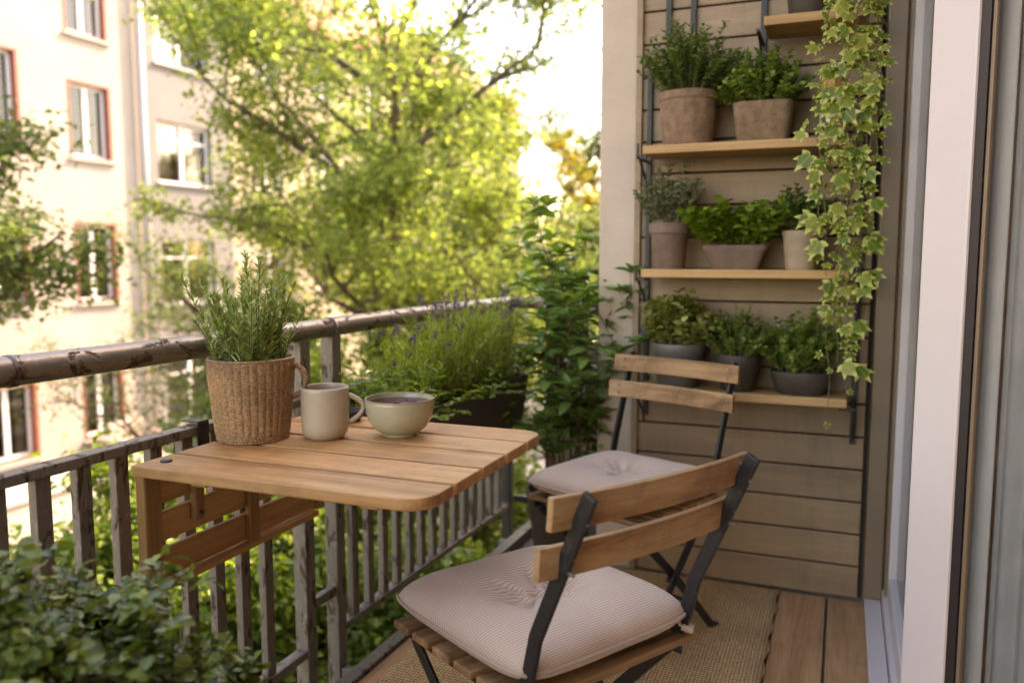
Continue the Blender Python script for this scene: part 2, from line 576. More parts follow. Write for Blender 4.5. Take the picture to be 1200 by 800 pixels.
M['gravelpath'] = simple_mat('garden_path', (.36, .31, .24), .95, 0, .2, 8, .4)
M['earth'] = simple_mat('garden_earth', (.05, .055, .022), .95, 0, .5, 1.5, .6, .1, .02)

M['L_tree'] = leaf_mat('tree_leaf', (0.146, 0.197, 0.066), (0.255, 0.323, 0.103), (0.414, 0.448, 0.125), .5, .6, (1.35, 1.45, .85), vein=False)  # leaves paled to suggest haze; no haze volume is built
M['L_tree_dark'] = leaf_mat('dark_tree_leaf', (0.091, 0.132, 0.043), (0.154, 0.208, 0.065), (0.251, 0.290, 0.081), .5, .48, (1.3, 1.4, .95), vein=False)  # darker green leaf for some of the trees
M['L_tree_yellow'] = leaf_mat('yellow_tree_leaf', (0.127, 0.138, 0.023), (0.218, 0.196, 0.034), (0.322, 0.253, 0.034), .5, .5, (1.7, 1.5, .5), vein=False)
M['L_hedge'] = leaf_mat('shrub_leaf', (0.079, 0.128, 0.022), (0.158, 0.225, 0.036), (0.268, 0.315, 0.060), .35, .4)
M['L_rosemary'] = leaf_mat('rosemary_leaf', (0.178, 0.250, 0.070), (0.275, 0.353, 0.100), (0.423, 0.485, 0.150), .5, .2, (1.2, 1.3, .7), vein=False)
M['L_dark'] = leaf_mat('dark_herb_leaf', (0.061, 0.109, 0.030), (0.111, 0.169, 0.045), (0.182, 0.244, 0.060), .45, .25)
M['L_mid'] = leaf_mat('mid_herb_leaf', (0.093, 0.147, 0.028), (0.159, 0.224, 0.041), (0.261, 0.319, 0.069), .42, .3)
M['L_bright'] = leaf_mat('bright_herb_leaf', (0.105, 0.180, 0.018), (0.178, 0.270, 0.030), (0.275, 0.375, 0.054), .35, .35)
M['L_sage'] = leaf_mat('sage_leaf', (0.144, 0.162, 0.090), (0.216, 0.228, 0.132), (0.324, 0.324, 0.192), .6, .3, (1.1, 1.2, .7))
M['L_olive'] = leaf_mat('olive_herb_leaf', (0.139, 0.164, 0.041), (0.243, 0.259, 0.069), (0.391, 0.362, 0.110), .45, .3)
M['L_feather'] = leaf_mat('feather_leaf', (0.166, 0.234, 0.036), (0.272, 0.360, 0.058), (0.389, 0.450, 0.086), .5, .4, vein=False)
M['L_shrub'] = leaf_mat('glossy_shrub_leaf', (0.073, 0.151, 0.039), (0.140, 0.241, 0.057), (0.251, 0.355, 0.090), .28, .3)
M['L_ivy'] = leaf_mat('ivy_leaf', (.085, .135, .018), (.16, .215, .030), (.30, .30, .05), .4, .35, (1.3, 1.35, .6), variegated=(.56, .56, .15))
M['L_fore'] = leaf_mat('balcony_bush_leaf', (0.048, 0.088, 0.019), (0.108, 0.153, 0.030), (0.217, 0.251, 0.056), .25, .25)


def rug_mat():
    m, nt, b = new_mat('jute')
    co = coords(nt, 'Object', (1, 1, 1))
    w1 = N_(nt, 'ShaderNodeTexWave', Scale=24.0, Distortion=2.2, Detail=2.0); w1.inputs['Detail Scale'].default_value = 6
    w1.bands_direction = 'Y'
    w2 = N_(nt, 'ShaderNodeTexWave', Scale=31.0, Distortion=3.0, Detail=2.0); w2.inputs['Detail Scale'].default_value = 5
    w2.bands_direction = 'X'
    for w in (w1, w2): nt.links.new(co, w.inputs['Vector'])
    mu = N_(nt, 'ShaderNodeMath', operation='MULTIPLY')
    nt.links.new(w1.outputs['Fac'], mu.inputs[0]); nt.links.new(w2.outputs['Fac'], mu.inputs[1])
    n = N_(nt, 'ShaderNodeTexNoise', Scale=140.0, Detail=3.0)
    nt.links.new(co, n.inputs['Vector'])
    n3 = N_(nt, 'ShaderNodeTexNoise', Scale=5.0, Detail=5.0)
    nt.links.new(co, n3.inputs['Vector'])
    r = ramp(nt, mu.outputs[0], [(.0, (.25, .145, .065)), (.18, (.52, .33, .165)), (.6, (.70, .48, .26))])
    r2 = ramp(nt, n.outputs['Fac'], [(.3, .75), (.6, 1.2)])
    r3 = ramp(nt, n3.outputs['Fac'], [(.3, .85), (.7, 1.1)])
    c = mixc(nt, r.outputs[0], r2.outputs[0], .8, 'MULTIPLY')
    c = mixc(nt, c, r3.outputs[0], 1.0, 'MULTIPLY')
    nt.links.new(c, b.inputs['Base Color'])
    b.inputs['Roughness'].default_value = .95
    b.inputs['Specular IOR Level'].default_value = .1
    nb = bump(nt, b, mu.outputs[0], .7, .004)
    bump(nt, b, n.outputs['Fac'], .5, .002, nb)
    return m


def cushion_mat():
    m, nt, b = new_mat('corduroy')
    co = coords(nt, 'UV', (1, 1, 1))
    w = N_(nt, 'ShaderNodeTexWave', Scale=30.0, Distortion=.25, Detail=1.0)
    w.bands_direction = 'Y'
    nt.links.new(co, w.inputs['Vector'])
    r = ramp(nt, w.outputs['Fac'], [(.1, (.38, .275, .205)), (.6, (.57, .425, .32))])
    n = N_(nt, 'ShaderNodeTexNoise', Scale=3.0, Detail=4.0)
    nt.links.new(co, n.inputs['Vector'])
    r2 = ramp(nt, n.outputs['Fac'], [(.3, .92), (.7, 1.05)])
    c = mixc(nt, r.outputs[0], r2.outputs[0], 1.0, 'MULTIPLY')
    nt.links.new(c, b.inputs['Base Color'])
    b.inputs['Roughness'].default_value = .9
    b.inputs['Sheen Weight'].default_value = .25
    b.inputs['Specular IOR Level'].default_value = .15
    bump(nt, b, w.outputs['Fac'], .5, .0012)
    return m


def basket_mat():
    m, nt, b = new_mat('seagrass')
    co = coords(nt, 'Object', (1, 1, 1))
    n = N_(nt, 'ShaderNodeTexNoise', Scale=160.0, Detail=4.0, Roughness=.7)
    nt.links.new(co, n.inputs['Vector'])
    n2 = N_(nt, 'ShaderNodeTexNoise', Scale=14.0, Detail=4.0)
    nt.links.new(co, n2.inputs['Vector'])
    r = ramp(nt, n.outputs['Fac'], [(.3, (.15, .075, .03)), (.5, (.31, .175, .08)), (.72, (.48, .31, .17))])
    r2 = ramp(nt, n2.outputs['Fac'], [(.3, .75), (.7, 1.15)])
    c = mixc(nt, r.outputs[0], r2.outputs[0], 1.0, 'MULTIPLY')
    nt.links.new(c, b.inputs['Base Color'])
    b.inputs['Roughness'].default_value = .7
    bump(nt, b, n.outputs['Fac'], .3, .002)
    return m


def glass_mat(name, tint, refl=.12, rough=.02, ior=1.5):
    m, nt, b = new_mat(name)
    tr = nt.nodes.new('ShaderNodeBsdfTransparent'); tr.inputs[0].default_value = (*tint, 1)
    gl = nt.nodes.new('ShaderNodeBsdfGlossy'); gl.inputs['Roughness'].default_value = rough
    gl.inputs[0].default_value = (.9, .9, .9, 1)
    fr = nt.nodes.new('ShaderNodeFresnel'); fr.inputs[0].default_value = ior
    ad = N_(nt, 'ShaderNodeMath', operation='ADD'); ad.inputs[1].default_value = refl
    ad.use_clamp = True
    nt.links.new(fr.outputs[0], ad.inputs[0])
    mx = nt.nodes.new('ShaderNodeMixShader')
    nt.links.new(ad.outputs[0], mx.inputs[0]); nt.links.new(tr.outputs[0], mx.inputs[1]); nt.links.new(gl.outputs[0], mx.inputs[2])
    nt.links.new(mx.outputs[0], nt.nodes['Material Output'].inputs['Surface'])
    return m


def tea_mat():
    m, nt, b = new_mat('dark_tea')
    b.inputs['Base Color'].default_value = (.045, .014, .010, 1)
    b.inputs['Roughness'].default_value = .05
    b.inputs['Specular IOR Level'].default_value = .35
    return m


M['jute'] = rug_mat(); M['cushion'] = cushion_mat(); M['seagrass'] = basket_mat()
M['glass_far'] = glass_mat('window_glass', (.75, .74, .70), .0, .03, 1.35)
M['glass_door'] = glass_mat('door_glass', (.86, .86, .85), .0, .03, 1.22)
M['tea'] = tea_mat()
M['linen'] = simple_mat('linen_curtain', (.44, .43, .42), .9, 0, .08, 12, .1)
M['stripe_linen'] = simple_mat('reflected_stripe', (.62, .58, .55), .9, 0, .05, 12, .1)

rng = np.random.default_rng(7)
random.seed(7)


def rand_dirs(k, up=0.0):
    d = rng.normal(size=(k, 3)); d[:, 2] += up
    return norm(d)


# ================================================================== SETTING
GZ = -4.5
mb = MB(); mb.add([(-160, -160, GZ), (160, -160, GZ), (160, 160, GZ), (-160, 160, GZ)], [(0, 1, 2, 3)])
tag(mb.build('ground', M['earth']), kind='structure')
mb = MB(); mb.box(-13.2, -8.6, -60, 90, GZ - .2, GZ + .02)
tag(mb.build('road', M['asphalt']), kind='structure')
for (a, b_) in ((-16.0, -13.2), (-8.6, -7.0)):
    mb = MB(); mb.box(a, b_, -60, 90, GZ - .2, GZ + .14)
    tag(mb.build('pavement', M['paving'], bevel=.02), kind='structure')
mb = MB(); mb.box(-3.6, -2.2, -4, 30, GZ - .2, GZ + .03)
tag(mb.build('path', M['gravelpath']), kind='structure')

# ---- balcony floor (deck boards running away from the camera)
mb = MB()
x = -1.215
edges = [0.146, -0.013, -0.172]
while edges[-1] > -1.20: edges.append(edges[-1] - .155)
for i in range(len(edges) - 1):
    mb.box(max(edges[i + 1] + .004, -1.215), edges[i] - .004, -1.6, 2.985, -.03, 0)
tag(mb.build('floor', M['deck'], bevel=.002), kind='structure')
mb = MB(); mb.box(-1.25, .25, -1.6, 3.5, -.22, -.034)
tag(mb.build('balcony_slab', M['plaster_low']), kind='structure')

# ================================================================== OWN BUILDING
home = thing('apartment_house', (0.3, 3.2, -.2), 'own apartment house with beige plaster pillar beside the slatted screen', 'building')
mb = MB(); mb.box(-.852, -.712, 3.0, 3.45, GZ, 2.75)
mb.build('pillar', M['plaster'], home, bevel=.008, world=True)
mb = MB(); mb.box(-1.17, -.854, 3.40, 3.50, -.05, .80)
o = mb.build('parapet', M['plaster_low'], home, bevel=.006, world=True); o['label'] = 'stained low grey end wall'
mb = MB()
mb.box(.21, .45, -6, .35, GZ, 6)            # wall on the near side of the door
mb.box(.21, .45, .35, 2.93, 2.2, 6)         # lintel
mb.box(.30, .45, .35, 2.93, GZ, -.02)
mb.box(-.712, .45, 3.045, 3.45, GZ, 6)      # wall behind the screen
mb.box(.451, 9, 3.2, 3.4, GZ, 6)
mb.box(.6, 9, -6, -5.8, GZ, 6)
mb.box(.45, 8, 3.45, 14, GZ, 6)  # unseen house extension, added to block the sun; kept low so trees stay lit
mb.build('wall', M['plaster'], home, world=True)
mb = MB(); mb.box(.45, 6, -3, 3.19, 2.6, 2.7)
mb.build('room_ceiling', M['interior'], home, world=True)
mb = MB(); mb.box(.46, 6, -3, 3.19, -.12, -.02)
mb.build('room_floor', M['deck'], home, world=True)
mb = MB(); mb.box(4.5, 4.6, -3, 3.19, -.02, 2.6)
mb.build('room_wall', M['interior'], home, world=True)

# ---- slatted screen
scr = thing('slatted_screen', (-.3, 3.0, 0), 'brown painted wall of horizontal boards behind the herb shelves', 'wall')
mb = MB()
zb = .012
while zb < 2.7:
    mb.box(-.712 + .004, .084, 2.985, 3.005, zb, min(zb + .1062, 2.74)); zb += .1125
mb.build('boards', M['siding'], scr, bevel=.0025, world=True)
mb = MB(); mb.box(-.706, .098, 3.018, 3.040, 0, 2.74)
mb.build('backing', M['dark_gap'], scr, world=True)
mb = MB(); mb.box(.100, .158, 2.94, 3.0, 0, 2.74)
mb.build('end_post', M['brown_metal'], scr, bevel=.004, world=True)
mb = MB(); mb.box(-.7118, -.690, 2.968, 2.983, .0, 2.74)
mb.build('corner_batten', M['siding'], scr, bevel=.002, world=True)

# ================================================================== WINDOW / DOOR ON THE RIGHT
sill = thing('door_threshold', (.15, 1.8, 0), 'white stepped metal threshold along the glass door', 'threshold')
mb = MB(); mb.box(.148 - .043, .155, .3, 2.935, .002, .035)
mb.build('lower_step', M['white_frame'], sill, bevel=.003, world=True)
mb = MB(); mb.box(.157, .30, .3, 2.935, .0, .075)
mb.build('upper_step', M['white_frame'], sill, bevel=.003, world=True)

M['glass_side'] = glass_mat('side_glass', (.80, .80, .78), .0, .05, 1.10)
win = thing('side_window', (.19, 2.4, .075), 'fixed glazed side panel in brown and white frame beyond the open door', 'window')
mb = MB(); mb.box(.161, .205, 2.87, 2.935, .075, 2.2); mb.box(.161, .205, 1.95, 2.868, 2.13, 2.2)
mb.build('outer_frame', M['brown_metal'], win, bevel=.003, world=True)
mb = MB(); mb.box(.170, .225, 2.835, 2.865, .077, 2.128); mb.box(.170, .225, 1.95, 1.97, .077, 2.128); mb.box(.170, .225, 1.97, 2.835, .077, .15)
mb.build('sash', M['white_frame'], win, bevel=.004, world=True)
mb = MB(); mb.box(.193, .203, 1.97, 2.835, .15, 2.128)
mb.build('pane', M['glass_side'], win, world=True)

# door leaf, hinged on the far side and swung into the room
ang = R(50)
leaf = thing('glass_door', (.1450, 1.90, .08), 'white framed glass door standing ajar at the balcony exit', 'door')
leaf.rotation_euler = (0, 0, -(math.pi / 2 - ang))     # local +x runs along the leaf away from the hinge
def leafbox(m, x0, x1, y0, y1, z0, z1): m.box(x0, x1, y0, y1, z0, z1)
HT = 2.1
mb = MB(); mb.box(0, .098, 0, .05, 0, HT); mb.box(.62, .72, 0, .05, 0, HT); mb.box(.0985, .6195, 0, .05, 0, .10); mb.box(.0985, .6195, 0, .05, HT - .1, HT)
o = mb.build('frame', M['white_frame'], leaf, bevel=.005)
mb = MB(); mb.box(.0985, .117, .006, .03, .1005, HT - .1005)
mb.build('gasket', M['seal'], leaf)
mb = MB(); mb.box(.117, .6190, .020, .028, .1005, HT - .1005)
mb.build('pane', M['glass_door'], leaf)
mb = MB(); mb.box(.119, .127, .008, .019, .1005, HT - .1005)
mb.build('glazing_bead', M['brown_metal'], leaf, bevel=.002)

# curtain behind the door glass (inside the room)
cur = thing('curtain', (.40, 1.75, 2.2), 'grey linen curtain hanging in soft folds behind the door glass', 'curtain')
def curtain_mesh(x0, y0, x1, y1, z0, z1, folds, amp, seed):
    r_ = np.random.default_rng(seed); n = folds * 12; vs_, fs_ = [], []
    dx, dy = x1 - x0, y1 - y0; L = math.hypot(dx, dy); nx, ny = -dy / L, dx / L
    ph = np.cumsum(r_.uniform(.6, 1.4, n + 1)) * 2 * math.pi / 12
    for j in range(9):
        z = z1 + (z0 - z1) * j / 8
        for i in range(n + 1):
            t = i / n; a = amp * (math.sin(ph[i]) + .4 * math.sin(ph[i] * .37 + j * .2)) * (.6 + .4 * j / 8)
            vs_.append((x0 + dx * t + nx * a, y0 + dy * t + ny * a, z))
    for j in range(8):
        for i in range(n):
            a = j * (n + 1) + i
            fs_.append((a, a + 1, a + n + 2, a + n + 1))
    m_ = MB(); m_.add(vs_, fs_); return m_
def lw(a, b): return (.145 + .766 * a + .643 * b, 1.90 - .643 * a + .766 * b)
for (a0, a1, b_, nf, am, mt, nm, sd_) in ((.0, .112, .055, 3, .008, 'linen', 'drape', 3), (.104, .150, .046, 1, .003, 'stripe_linen', 'reflection_strip', 5), (.146, .70, .055, 11, .010, 'linen', 'drape', 6)):  # pale strip stands for a bright stripe reflected in the glass
    o = curtain_mesh(*lw(a0, b_), *lw(a1, b_), .0, 2.25, nf, am, sd_).build(nm, M[mt], cur, smooth=True, world=True)
    o.modifiers.new('s', 'SOLIDIFY').thickness = .003
mb = MB(); mb.tube([(*lw(-.02, .055), 2.27), (*lw(.72, .055), 2.27)], .012, 10)
mb.build('rod', M['screw'], cur, world=True)
cur2 = curtain_mesh(.32, 2.0, .32, 2.8, .0, 2.25, 8, .02, 8).build('curtain', M['linen'], None, smooth=True)
cur2.modifiers.new('s', 'SOLIDIFY').thickness = .003
tag(cur2, 'grey linen curtain drawn behind the narrow fixed side window', 'curtain')

# ================================================================== RAILING
XR = -1.40
rail = thing('balcony_railing', (XR, 1.0, 0), 'weathered iron balcony railing with round handrail and flat upright bars', 'railing')
mb = MB()
ys = np.linspace(-1.6, 3.47, 60)
mb.tube([(XR + .0015 * math.sin(y * 5), y, .972 + .002 * math.sin(y * 3.1)) for y in ys], .0285, 20)
mb.build('handrail', M['rail'], rail, smooth=True, world=True)
mb = MB(); mb.tube([(XR, 3.455, .972), (-.86, 3.455, .972)], .026, 16)
mb.build('end_handrail', M['rail'], rail, smooth=True, world=True)
for y in (1.045, 2.05, 2.85):     # weld collars on the handrail
    mb = MB(); mb.tube([(XR, y - .006, .972), (XR, y + .006, .972)], .0305, 20)
    mb.build('collar', M['rail'], rail, smooth=True, world=True)
mb = MB(); mb.box(XR - .020, XR + .020, -1.6, 3.45, .765, .787)
mb.build('middle_rail', M['bars'], rail, bevel=.003, world=True)
for (a, b_) in ((-1.6, 1.885), (2.085, 3.45)):
    mb = MB(); mb.box(XR - .018, XR + .018, a, b_, .035, .058)
    mb.build('bottom_rail', M['bars'], rail, bevel=.003, world=True)
bars = list(np.arange(-1.5, 1.80, .0925)) + list(np.arange(2.155, 3.40, .0905))
for i, y in enumerate(bars):
    mb = MB(); t = .0012 * math.sin(i * 7.3)
    mb.box(XR - .011, XR + .011 , y - .0165 + t, y + .0165 + t, .058, .7645)
    mb.build('bar', M['bars'], rail, bevel=.002, world=True)
for y in (-1.5, -.1, 1.907, 2.062, 3.45):
    dk = y > 3.4
    mb = MB(); mb.box(XR - .024, XR + .020, y - .022, y + .022, -.20, .951 )
    mb.build('post', M['black_iron'] if dk else M['bars'], rail, bevel=.004, world=True)
for z in (.16, .70, .48):
    mb = MB(); mb.box(XR - .012, XR + .012, 1.929, 2.040, z, z + .03)
    mb.build('clamp', M['bars'], rail, bevel=.003, world=True)
mb = MB(); mb.box(XR + .03, -1.18, 3.44, 3.47, .76, .79); mb.box(XR + .03, -1.18, 3.44, 3.47, .06, .09)
mb.box(-1.215, -1.185, 3.435, 3.475, -.2, .945)
mb.build('end_frame', M['black_iron'], rail, bevel=.003, world=True)
mb = MB(); mb.box(-1.262, -1.218, -1.6, 3.38, -.12, .012)
mb.build('toe_rail', M['bars'], rail, bevel=.004, world=True)
for y in (-1.0, .6, 2.06, 3.3):
    mb = MB(); mb.box(XR + .021, -1.263, y - .015, y + .015, -.10, -.07)
    mb.build('bracket', M['bars'], rail, bevel=.003, world=True)

# ================================================================== FOLDING TABLE
TX0, TX1, TY0, TY1, TZ = -1.322, -.655, 1.235, 1.85, .76
tab = thing('folding_table', (-1.33, 1.54, .5), 'slatted teak drop-leaf table hooked onto the balcony railing', 'table')
mb = MB(); n = 5; w = (TY1 - TY0 + .015) / n
def rounded_slat(m, x0, x1, y0, y1, z0, z1, rr0, rr1):
    """plan outline with rounded outer corners (rr0 at low-y / high-x, rr1 at high-y / high-x)"""
    pts = [(x0, y0)]
    if rr0:
        pts += [(x1 - rr0 + rr0 * math.sin(t), y0 + rr0 - rr0 * math.cos(t)) for t in np.linspace(0, math.pi / 2, 9)]
    else: pts.append((x1, y0))
    if rr1:
        pts += [(x1 - rr1 + rr1 * math.cos(t), y1 - rr1 + rr1 * math.sin(t)) for t in np.linspace(0, math.pi / 2, 9)]
    else: pts.append((x1, y1))
    pts.append((x0, y1))
    k = len(pts)
    v = [(x_, y_, z0) for x_, y_ in pts] + [(x_, y_, z1) for x_, y_ in pts]
    f = [tuple(range(k - 1, -1, -1)), tuple(range(k, 2 * k))] + [(i, (i + 1) % k, (i + 1) % k + k, i + k) for i in range(k)]
    m.add(v, f)
for i in range(n):
    y0 = TY0 + i * w
    rounded_slat(mb, TX0, TX1, y0, y0 + w - .015, TZ - .024, TZ, .055 if i == 0 else 0, .05 if i == n - 1 else 0)
mb.build('tabletop', M['teak'], tab, bevel=.003, world=True)
for x_ in (-1.20, -.80):
    mb = MB(); mb.box(x_ - .02, x_ + .02, TY0 + .05, TY1 - .05, TZ - .046, TZ - .0245)
    mb.build('batten', M['teak_side'], tab, bevel=.003, world=True)
# wall leaf hanging down against the bars
PX = -1.325
mb = MB(); mb.box(PX - .012, PX + .014, 1.255, 1.300, .475, .733)
mb.build('frame_post', M['teak_up'], tab, bevel=.004, world=True)
mb = MB(); mb.box(PX - .012, PX + .014, 1.85, 1.885, .49, .733)
mb.build('frame_post', M['teak_up'], tab, bevel=.004, world=True)
mb = MB(); mb.box(PX - .012, PX + .018, 1.3005, 1.8495, .475, .492)
mb.build('lower_rail', M['teak_side'], tab, bevel=.003, world=True)
mb = MB()
for (z0, z1) in ((.497, .562), (.578, .643), (.660, .733)): mb.box(PX - .008, PX + .006, 1.301, 1.849, z0, z1)
mb.build('slat_panel', M['teak_side'], tab, bevel=.003, world=True)
mb = MB(); mb.box(PX + .0065, PX + .022, 1.565, 1.600, .4925, .62)
mb.build('cleat', M['teak_up'], tab, bevel=.003, world=True)
mb = MB(); mb.box(PX + .0065, PX + .024, 1.385, 1.415, .60, .712)
h = mb.build('hinge_tab', M['teak_up'], tab, bevel=.005, world=True)
mb = MB(); mb.tube([(PX + .0235, 1.40, .618), (PX + .0275, 1.40, .618)], .005, 12)
mb.build('bolt', M['black'], h, world=False).location = (0, 0, 0)
bl = bpy.data.objects['bolt']; bl.location = tuple(-c for c in tab.location)
mb = MB(); mb.bar((PX + .035, 1.43, .672), (-.99, 1.64, .700), .040, .020, (0, 0, 1)); mb.box(-1.02, -.96, 1.63, 1.70, .713, .7355)
mb.build('swing_arm', M['teak'], tab, bevel=.004, world=True)
mb = MB(); mb.tube([(-1.280, 1.285, TZ), (-1.280, 1.285, TZ + .004)], .012, 20)
mb.build('hinge_cap', M['black'], tab, bevel=.001, world=True)
for y in (1.50, 1.80):
    mb = MB(); mb.box(XR - .026, PX + .005, y - .018, y + .018, .7345, .7375 ) ; mb.box(XR + .0205, XR + .0235, y - .018, y + .018, .7376, .795); mb.box(XR - .026, XR + .0235, y - .018, y + .018, .7955, .7985)
    mb.build('hook', M['black_iron'], tab, world=True)

# ================================================================== THINGS ON THE TABLE
# -- woven pot with rosemary
def weave_pot(parent, r0, r1, h):
    NC, NR = 300, 190
    vs_, fs_ = [], []
    rows = 30.0
    for j in range(NR + 1):
        t = j / NR; z = t * h
        r = r0 + (r1 - r0) * (1 - (1 - t) ** 1.5)
        for i in range(NC):
            th = 2 * math.pi * i / NC
            if t < .09:
                d = .0022 * abs(math.sin(math.pi * t / .09 * 3)) + .0006 * math.sin(th * 70 + t * 60)
            elif t > .965:
                d = .0025 * math.sin(math.pi * (t - .965) / .035) + .0005 * math.sin(th * 110)
            else:
                # upright plaits: each column a herringbone of slanted strands
                c = th * 34 / (2 * math.pi); cf = c - math.floor(c)
                side = abs(cf - .5) * 2
                ph = (t * rows + side * .75 + .5 * (int(math.floor(c)) % 2))
                d = .0030 * (1 - side ** 3) * (.35 + .65 * abs(math.sin(math.pi * ph)))
                d += .0006 * math.sin(th * 13 + t * 9)
            vs_.append(((r + d) * math.cos(th), (r + d) * math.sin(th), z))
    for j in range(NR):
        for i in range(NC):
            a = j * NC + i; b = j * NC + (i + 1) % NC
            fs_.append((a, b, b + NC, a + NC))
    m_ = MB(); m_.add(vs_, fs_)
    base = len(m_.v)
    for (rr, z) in ((r1 - .006, h), (r0 - .005, .012)):
        m_.v += [(rr * math.cos(2 * math.pi * i / NC), rr * math.sin(2 * math.pi * i / NC), z) for i in range(NC)]
    top = NR * NC
    for i in range(NC):
        k = (i + 1) % NC
        m_.f.append((top + i, top + k, base + k, base + i)); m_.m.append(0)
        m_.f.append((base + i, base + k, base + NC + k, base + NC + i)); m_.m.append(0)
    m_.f.append(tuple(base + NC + i for i in range(NC))); m_.m.append(0)
    return m_.build('pot', M['seagrass'], parent, smooth=True)

RP = (-1.262, 1.535, TZ)
ros = thing('rosemary_pot', RP, 'woven seagrass pot of upright rosemary on the table corner', 'potted plant')
weave_pot(ros, .079, .096, .190)
hd = math.atan2(.40, .92)  # handle points screen-right
mb = MB(); pts = []
for t in np.linspace(-.15, 1.1, 22):
    a = t * math.pi; pts.append(((.094 + .030 * math.sin(a)) * math.cos(hd), (.094 + .030 * math.sin(a)) * math.sin(hd), .135 + .036 * math.cos(a)))
mb.tube(pts, [.0068 + .0012 * math.sin(i * 1.9) for i in range(len(pts))], 10)
mb.build('handle', M['seagrass'], ros, smooth=True)
mb = MB(); mb.disc(.0905, .168, 32, .006)
mb.build('soil', M['soil'], ros, smooth=True)
Lf = Leaves(); St = MB()
for i in range(58):
    a = rng.uniform(0, 2 * math.pi); r0 = .075 * math.sqrt(rng.uniform(0, 1))
    b = np.array([r0 * math.cos(a), r0 * math.sin(a), .168])
    tall = i in (0, 1)
    hgt = .262 if tall else rng.uniform(.10, .195)
    if tall: b = np.array([.01 + .01 * i, .0, .168])
    lean = np.array([math.cos(a), math.sin(a), 0]) * (rng.uniform(0, .075) if not tall else .004) + rng.normal(0, .012, 3)
    pts = []
    for s in np.linspace(0, 1, 9):
        q = b + np.array([0, 0, hgt * s]) + lean * (s ** 1.4) * (1 if tall else 1.0); pts.append(q)
    St.tube(pts, list(np.linspace(.0017, .0008, 9)), 5)
    k = int(hgt / .0016)
    s = rng.uniform(.04, 1, k); P_ = np.array(pts)
    idx = np.clip((s * 8).astype(int), 0, 7); fr = s * 8 - idx
    pos = P_[idx] * (1 - fr[:, None]) + P_[idx + 1] * fr[:, None]
    az = rng.uniform(0, 2 * math.pi, k)
    up = rng.uniform(.35, 1.1, k) + s * .7
    d = np.stack([np.cos(az), np.sin(az), up], 1)
    Lf.add(pos, d, np.array([0, 0, 1.0]) + rng.normal(0, .3, (k, 3)), rng.uniform(.018, .031, k) * (1.15 - .45 * s), .0034)
St.build('stems', M['twig'], ros)
Lf.build('foliage', M['L_rosemary'], ros, 'needle')

# -- mug
MG = (-1.108, 1.600, TZ)
mug = thing('mug', MG, 'tall beige stoneware mug between the rosemary pot and the bowl', 'mug')
mb = MB()
mb.lathe([(.030, 0), (.040, .001), (.043, .004), (.045, .007), (.050, .012), (.0535, .022), (.0545, .036), (.0545, .08), (.0548, .112), (.0545, .1185), (.053, .1205), (.0515, .119), (.051, .112), (.050, .04), (.047, .018), (.03, .010), (.001, .009)], 64)
mb.build('body', M['mug'], mug, smooth=True)
mb = MB(); pts = []
ha = math.atan2(.45, .90)
for t in np.linspace(0, 1, 18):
    a = math.pi * t; rr = .052 + .036 * math.sin(a) ** .8
    pts.append((rr * math.cos(ha), rr * math.sin(ha), .100 - .066 * t + .004 * math.sin(a)))
mb.tube(pts, [.0062 - .0012 * math.sin(math.pi * t) for t in np.linspace(0, 1, 18)], 12)
mb.build('handle', M['mug'], mug, smooth=True)
mb = MB(); mb.disc(.0503, .098); mb.build('tea', M['tea'], mug, smooth=True)

# -- bowl
BW = (-.960, 1.688, TZ)
bowl = thing('bowl', BW, 'sage glazed bowl of dark tea with floating purple petals', 'bowl')
mb = MB()
mb.lathe([(.030, .002), (.038, 0), (.041, .003), (.041, .006), (.048, .010), (.062, .021), (.073, .038), (.0795, .058), (.0815, .078), (.0815, .0865), (.0800, .0885), (.0785, .0865), (.078, .076), (.074, .052), (.062, .028), (.04, .014), (.001, .011)], 72)
mb.build('body', M['bowl'], bowl, smooth=True)
mb = MB(); mb.lathe([(.0816, .0855), (.0822, .0872), (.0803, .0893), (.0785, .0885), (.0783, .0868)], 72, cap=False)
mb.build('rim', M['bowl_rim'], bowl, smooth=True)
mb = MB(); mb.disc(.0782, .0772); mb.build('tea', M['tea'], bowl, smooth=True)
Lf = Leaves(); k = 46
a = rng.uniform(0, 2 * math.pi, k); r_ = .028 * np.sqrt(rng.uniform(0, 1, k))
p = np.stack([.018 + r_ * 1.5 * np.cos(a), .012 + r_ * .8 * np.sin(a), .0785 + rng.uniform(0, .004, k)], 1)
d = rand_dirs(k); d[:, 2] *= .3
Lf.add(p, d, np.array([0, 0, 1.0]), .009, .005)
Lf.build('petals', M['petal'], bowl, 'simple')

# -- small dark dish behind the mug
dish = thing('small_dish', (-1.165, 1.79, TZ), 'small dark brown dish behind the mug handle', 'dish')
mb = MB(); mb.lathe([(.018, 0), (.026, .002), (.034, .012), (.037, .026), (.036, .029), (.0345, .027), (.030, .012), (.02, .006), (.001, .005)], 40)
mb.build('body', M['grey_pot'], dish, smooth=True)

# ================================================================== BISTRO CHAIRS
def uv_from_xy(o, s=1.0):
    me = o.data; uvl = me.uv_layers.new(name='UVMap')
    co = [v.co for v in me.vertices]
    for l in me.loops: c_ = co[l.vertex_index]; uvl.data[l.index].uv = (c_.x * s, (c_.y - c_.z * c_.y / .22) * s)

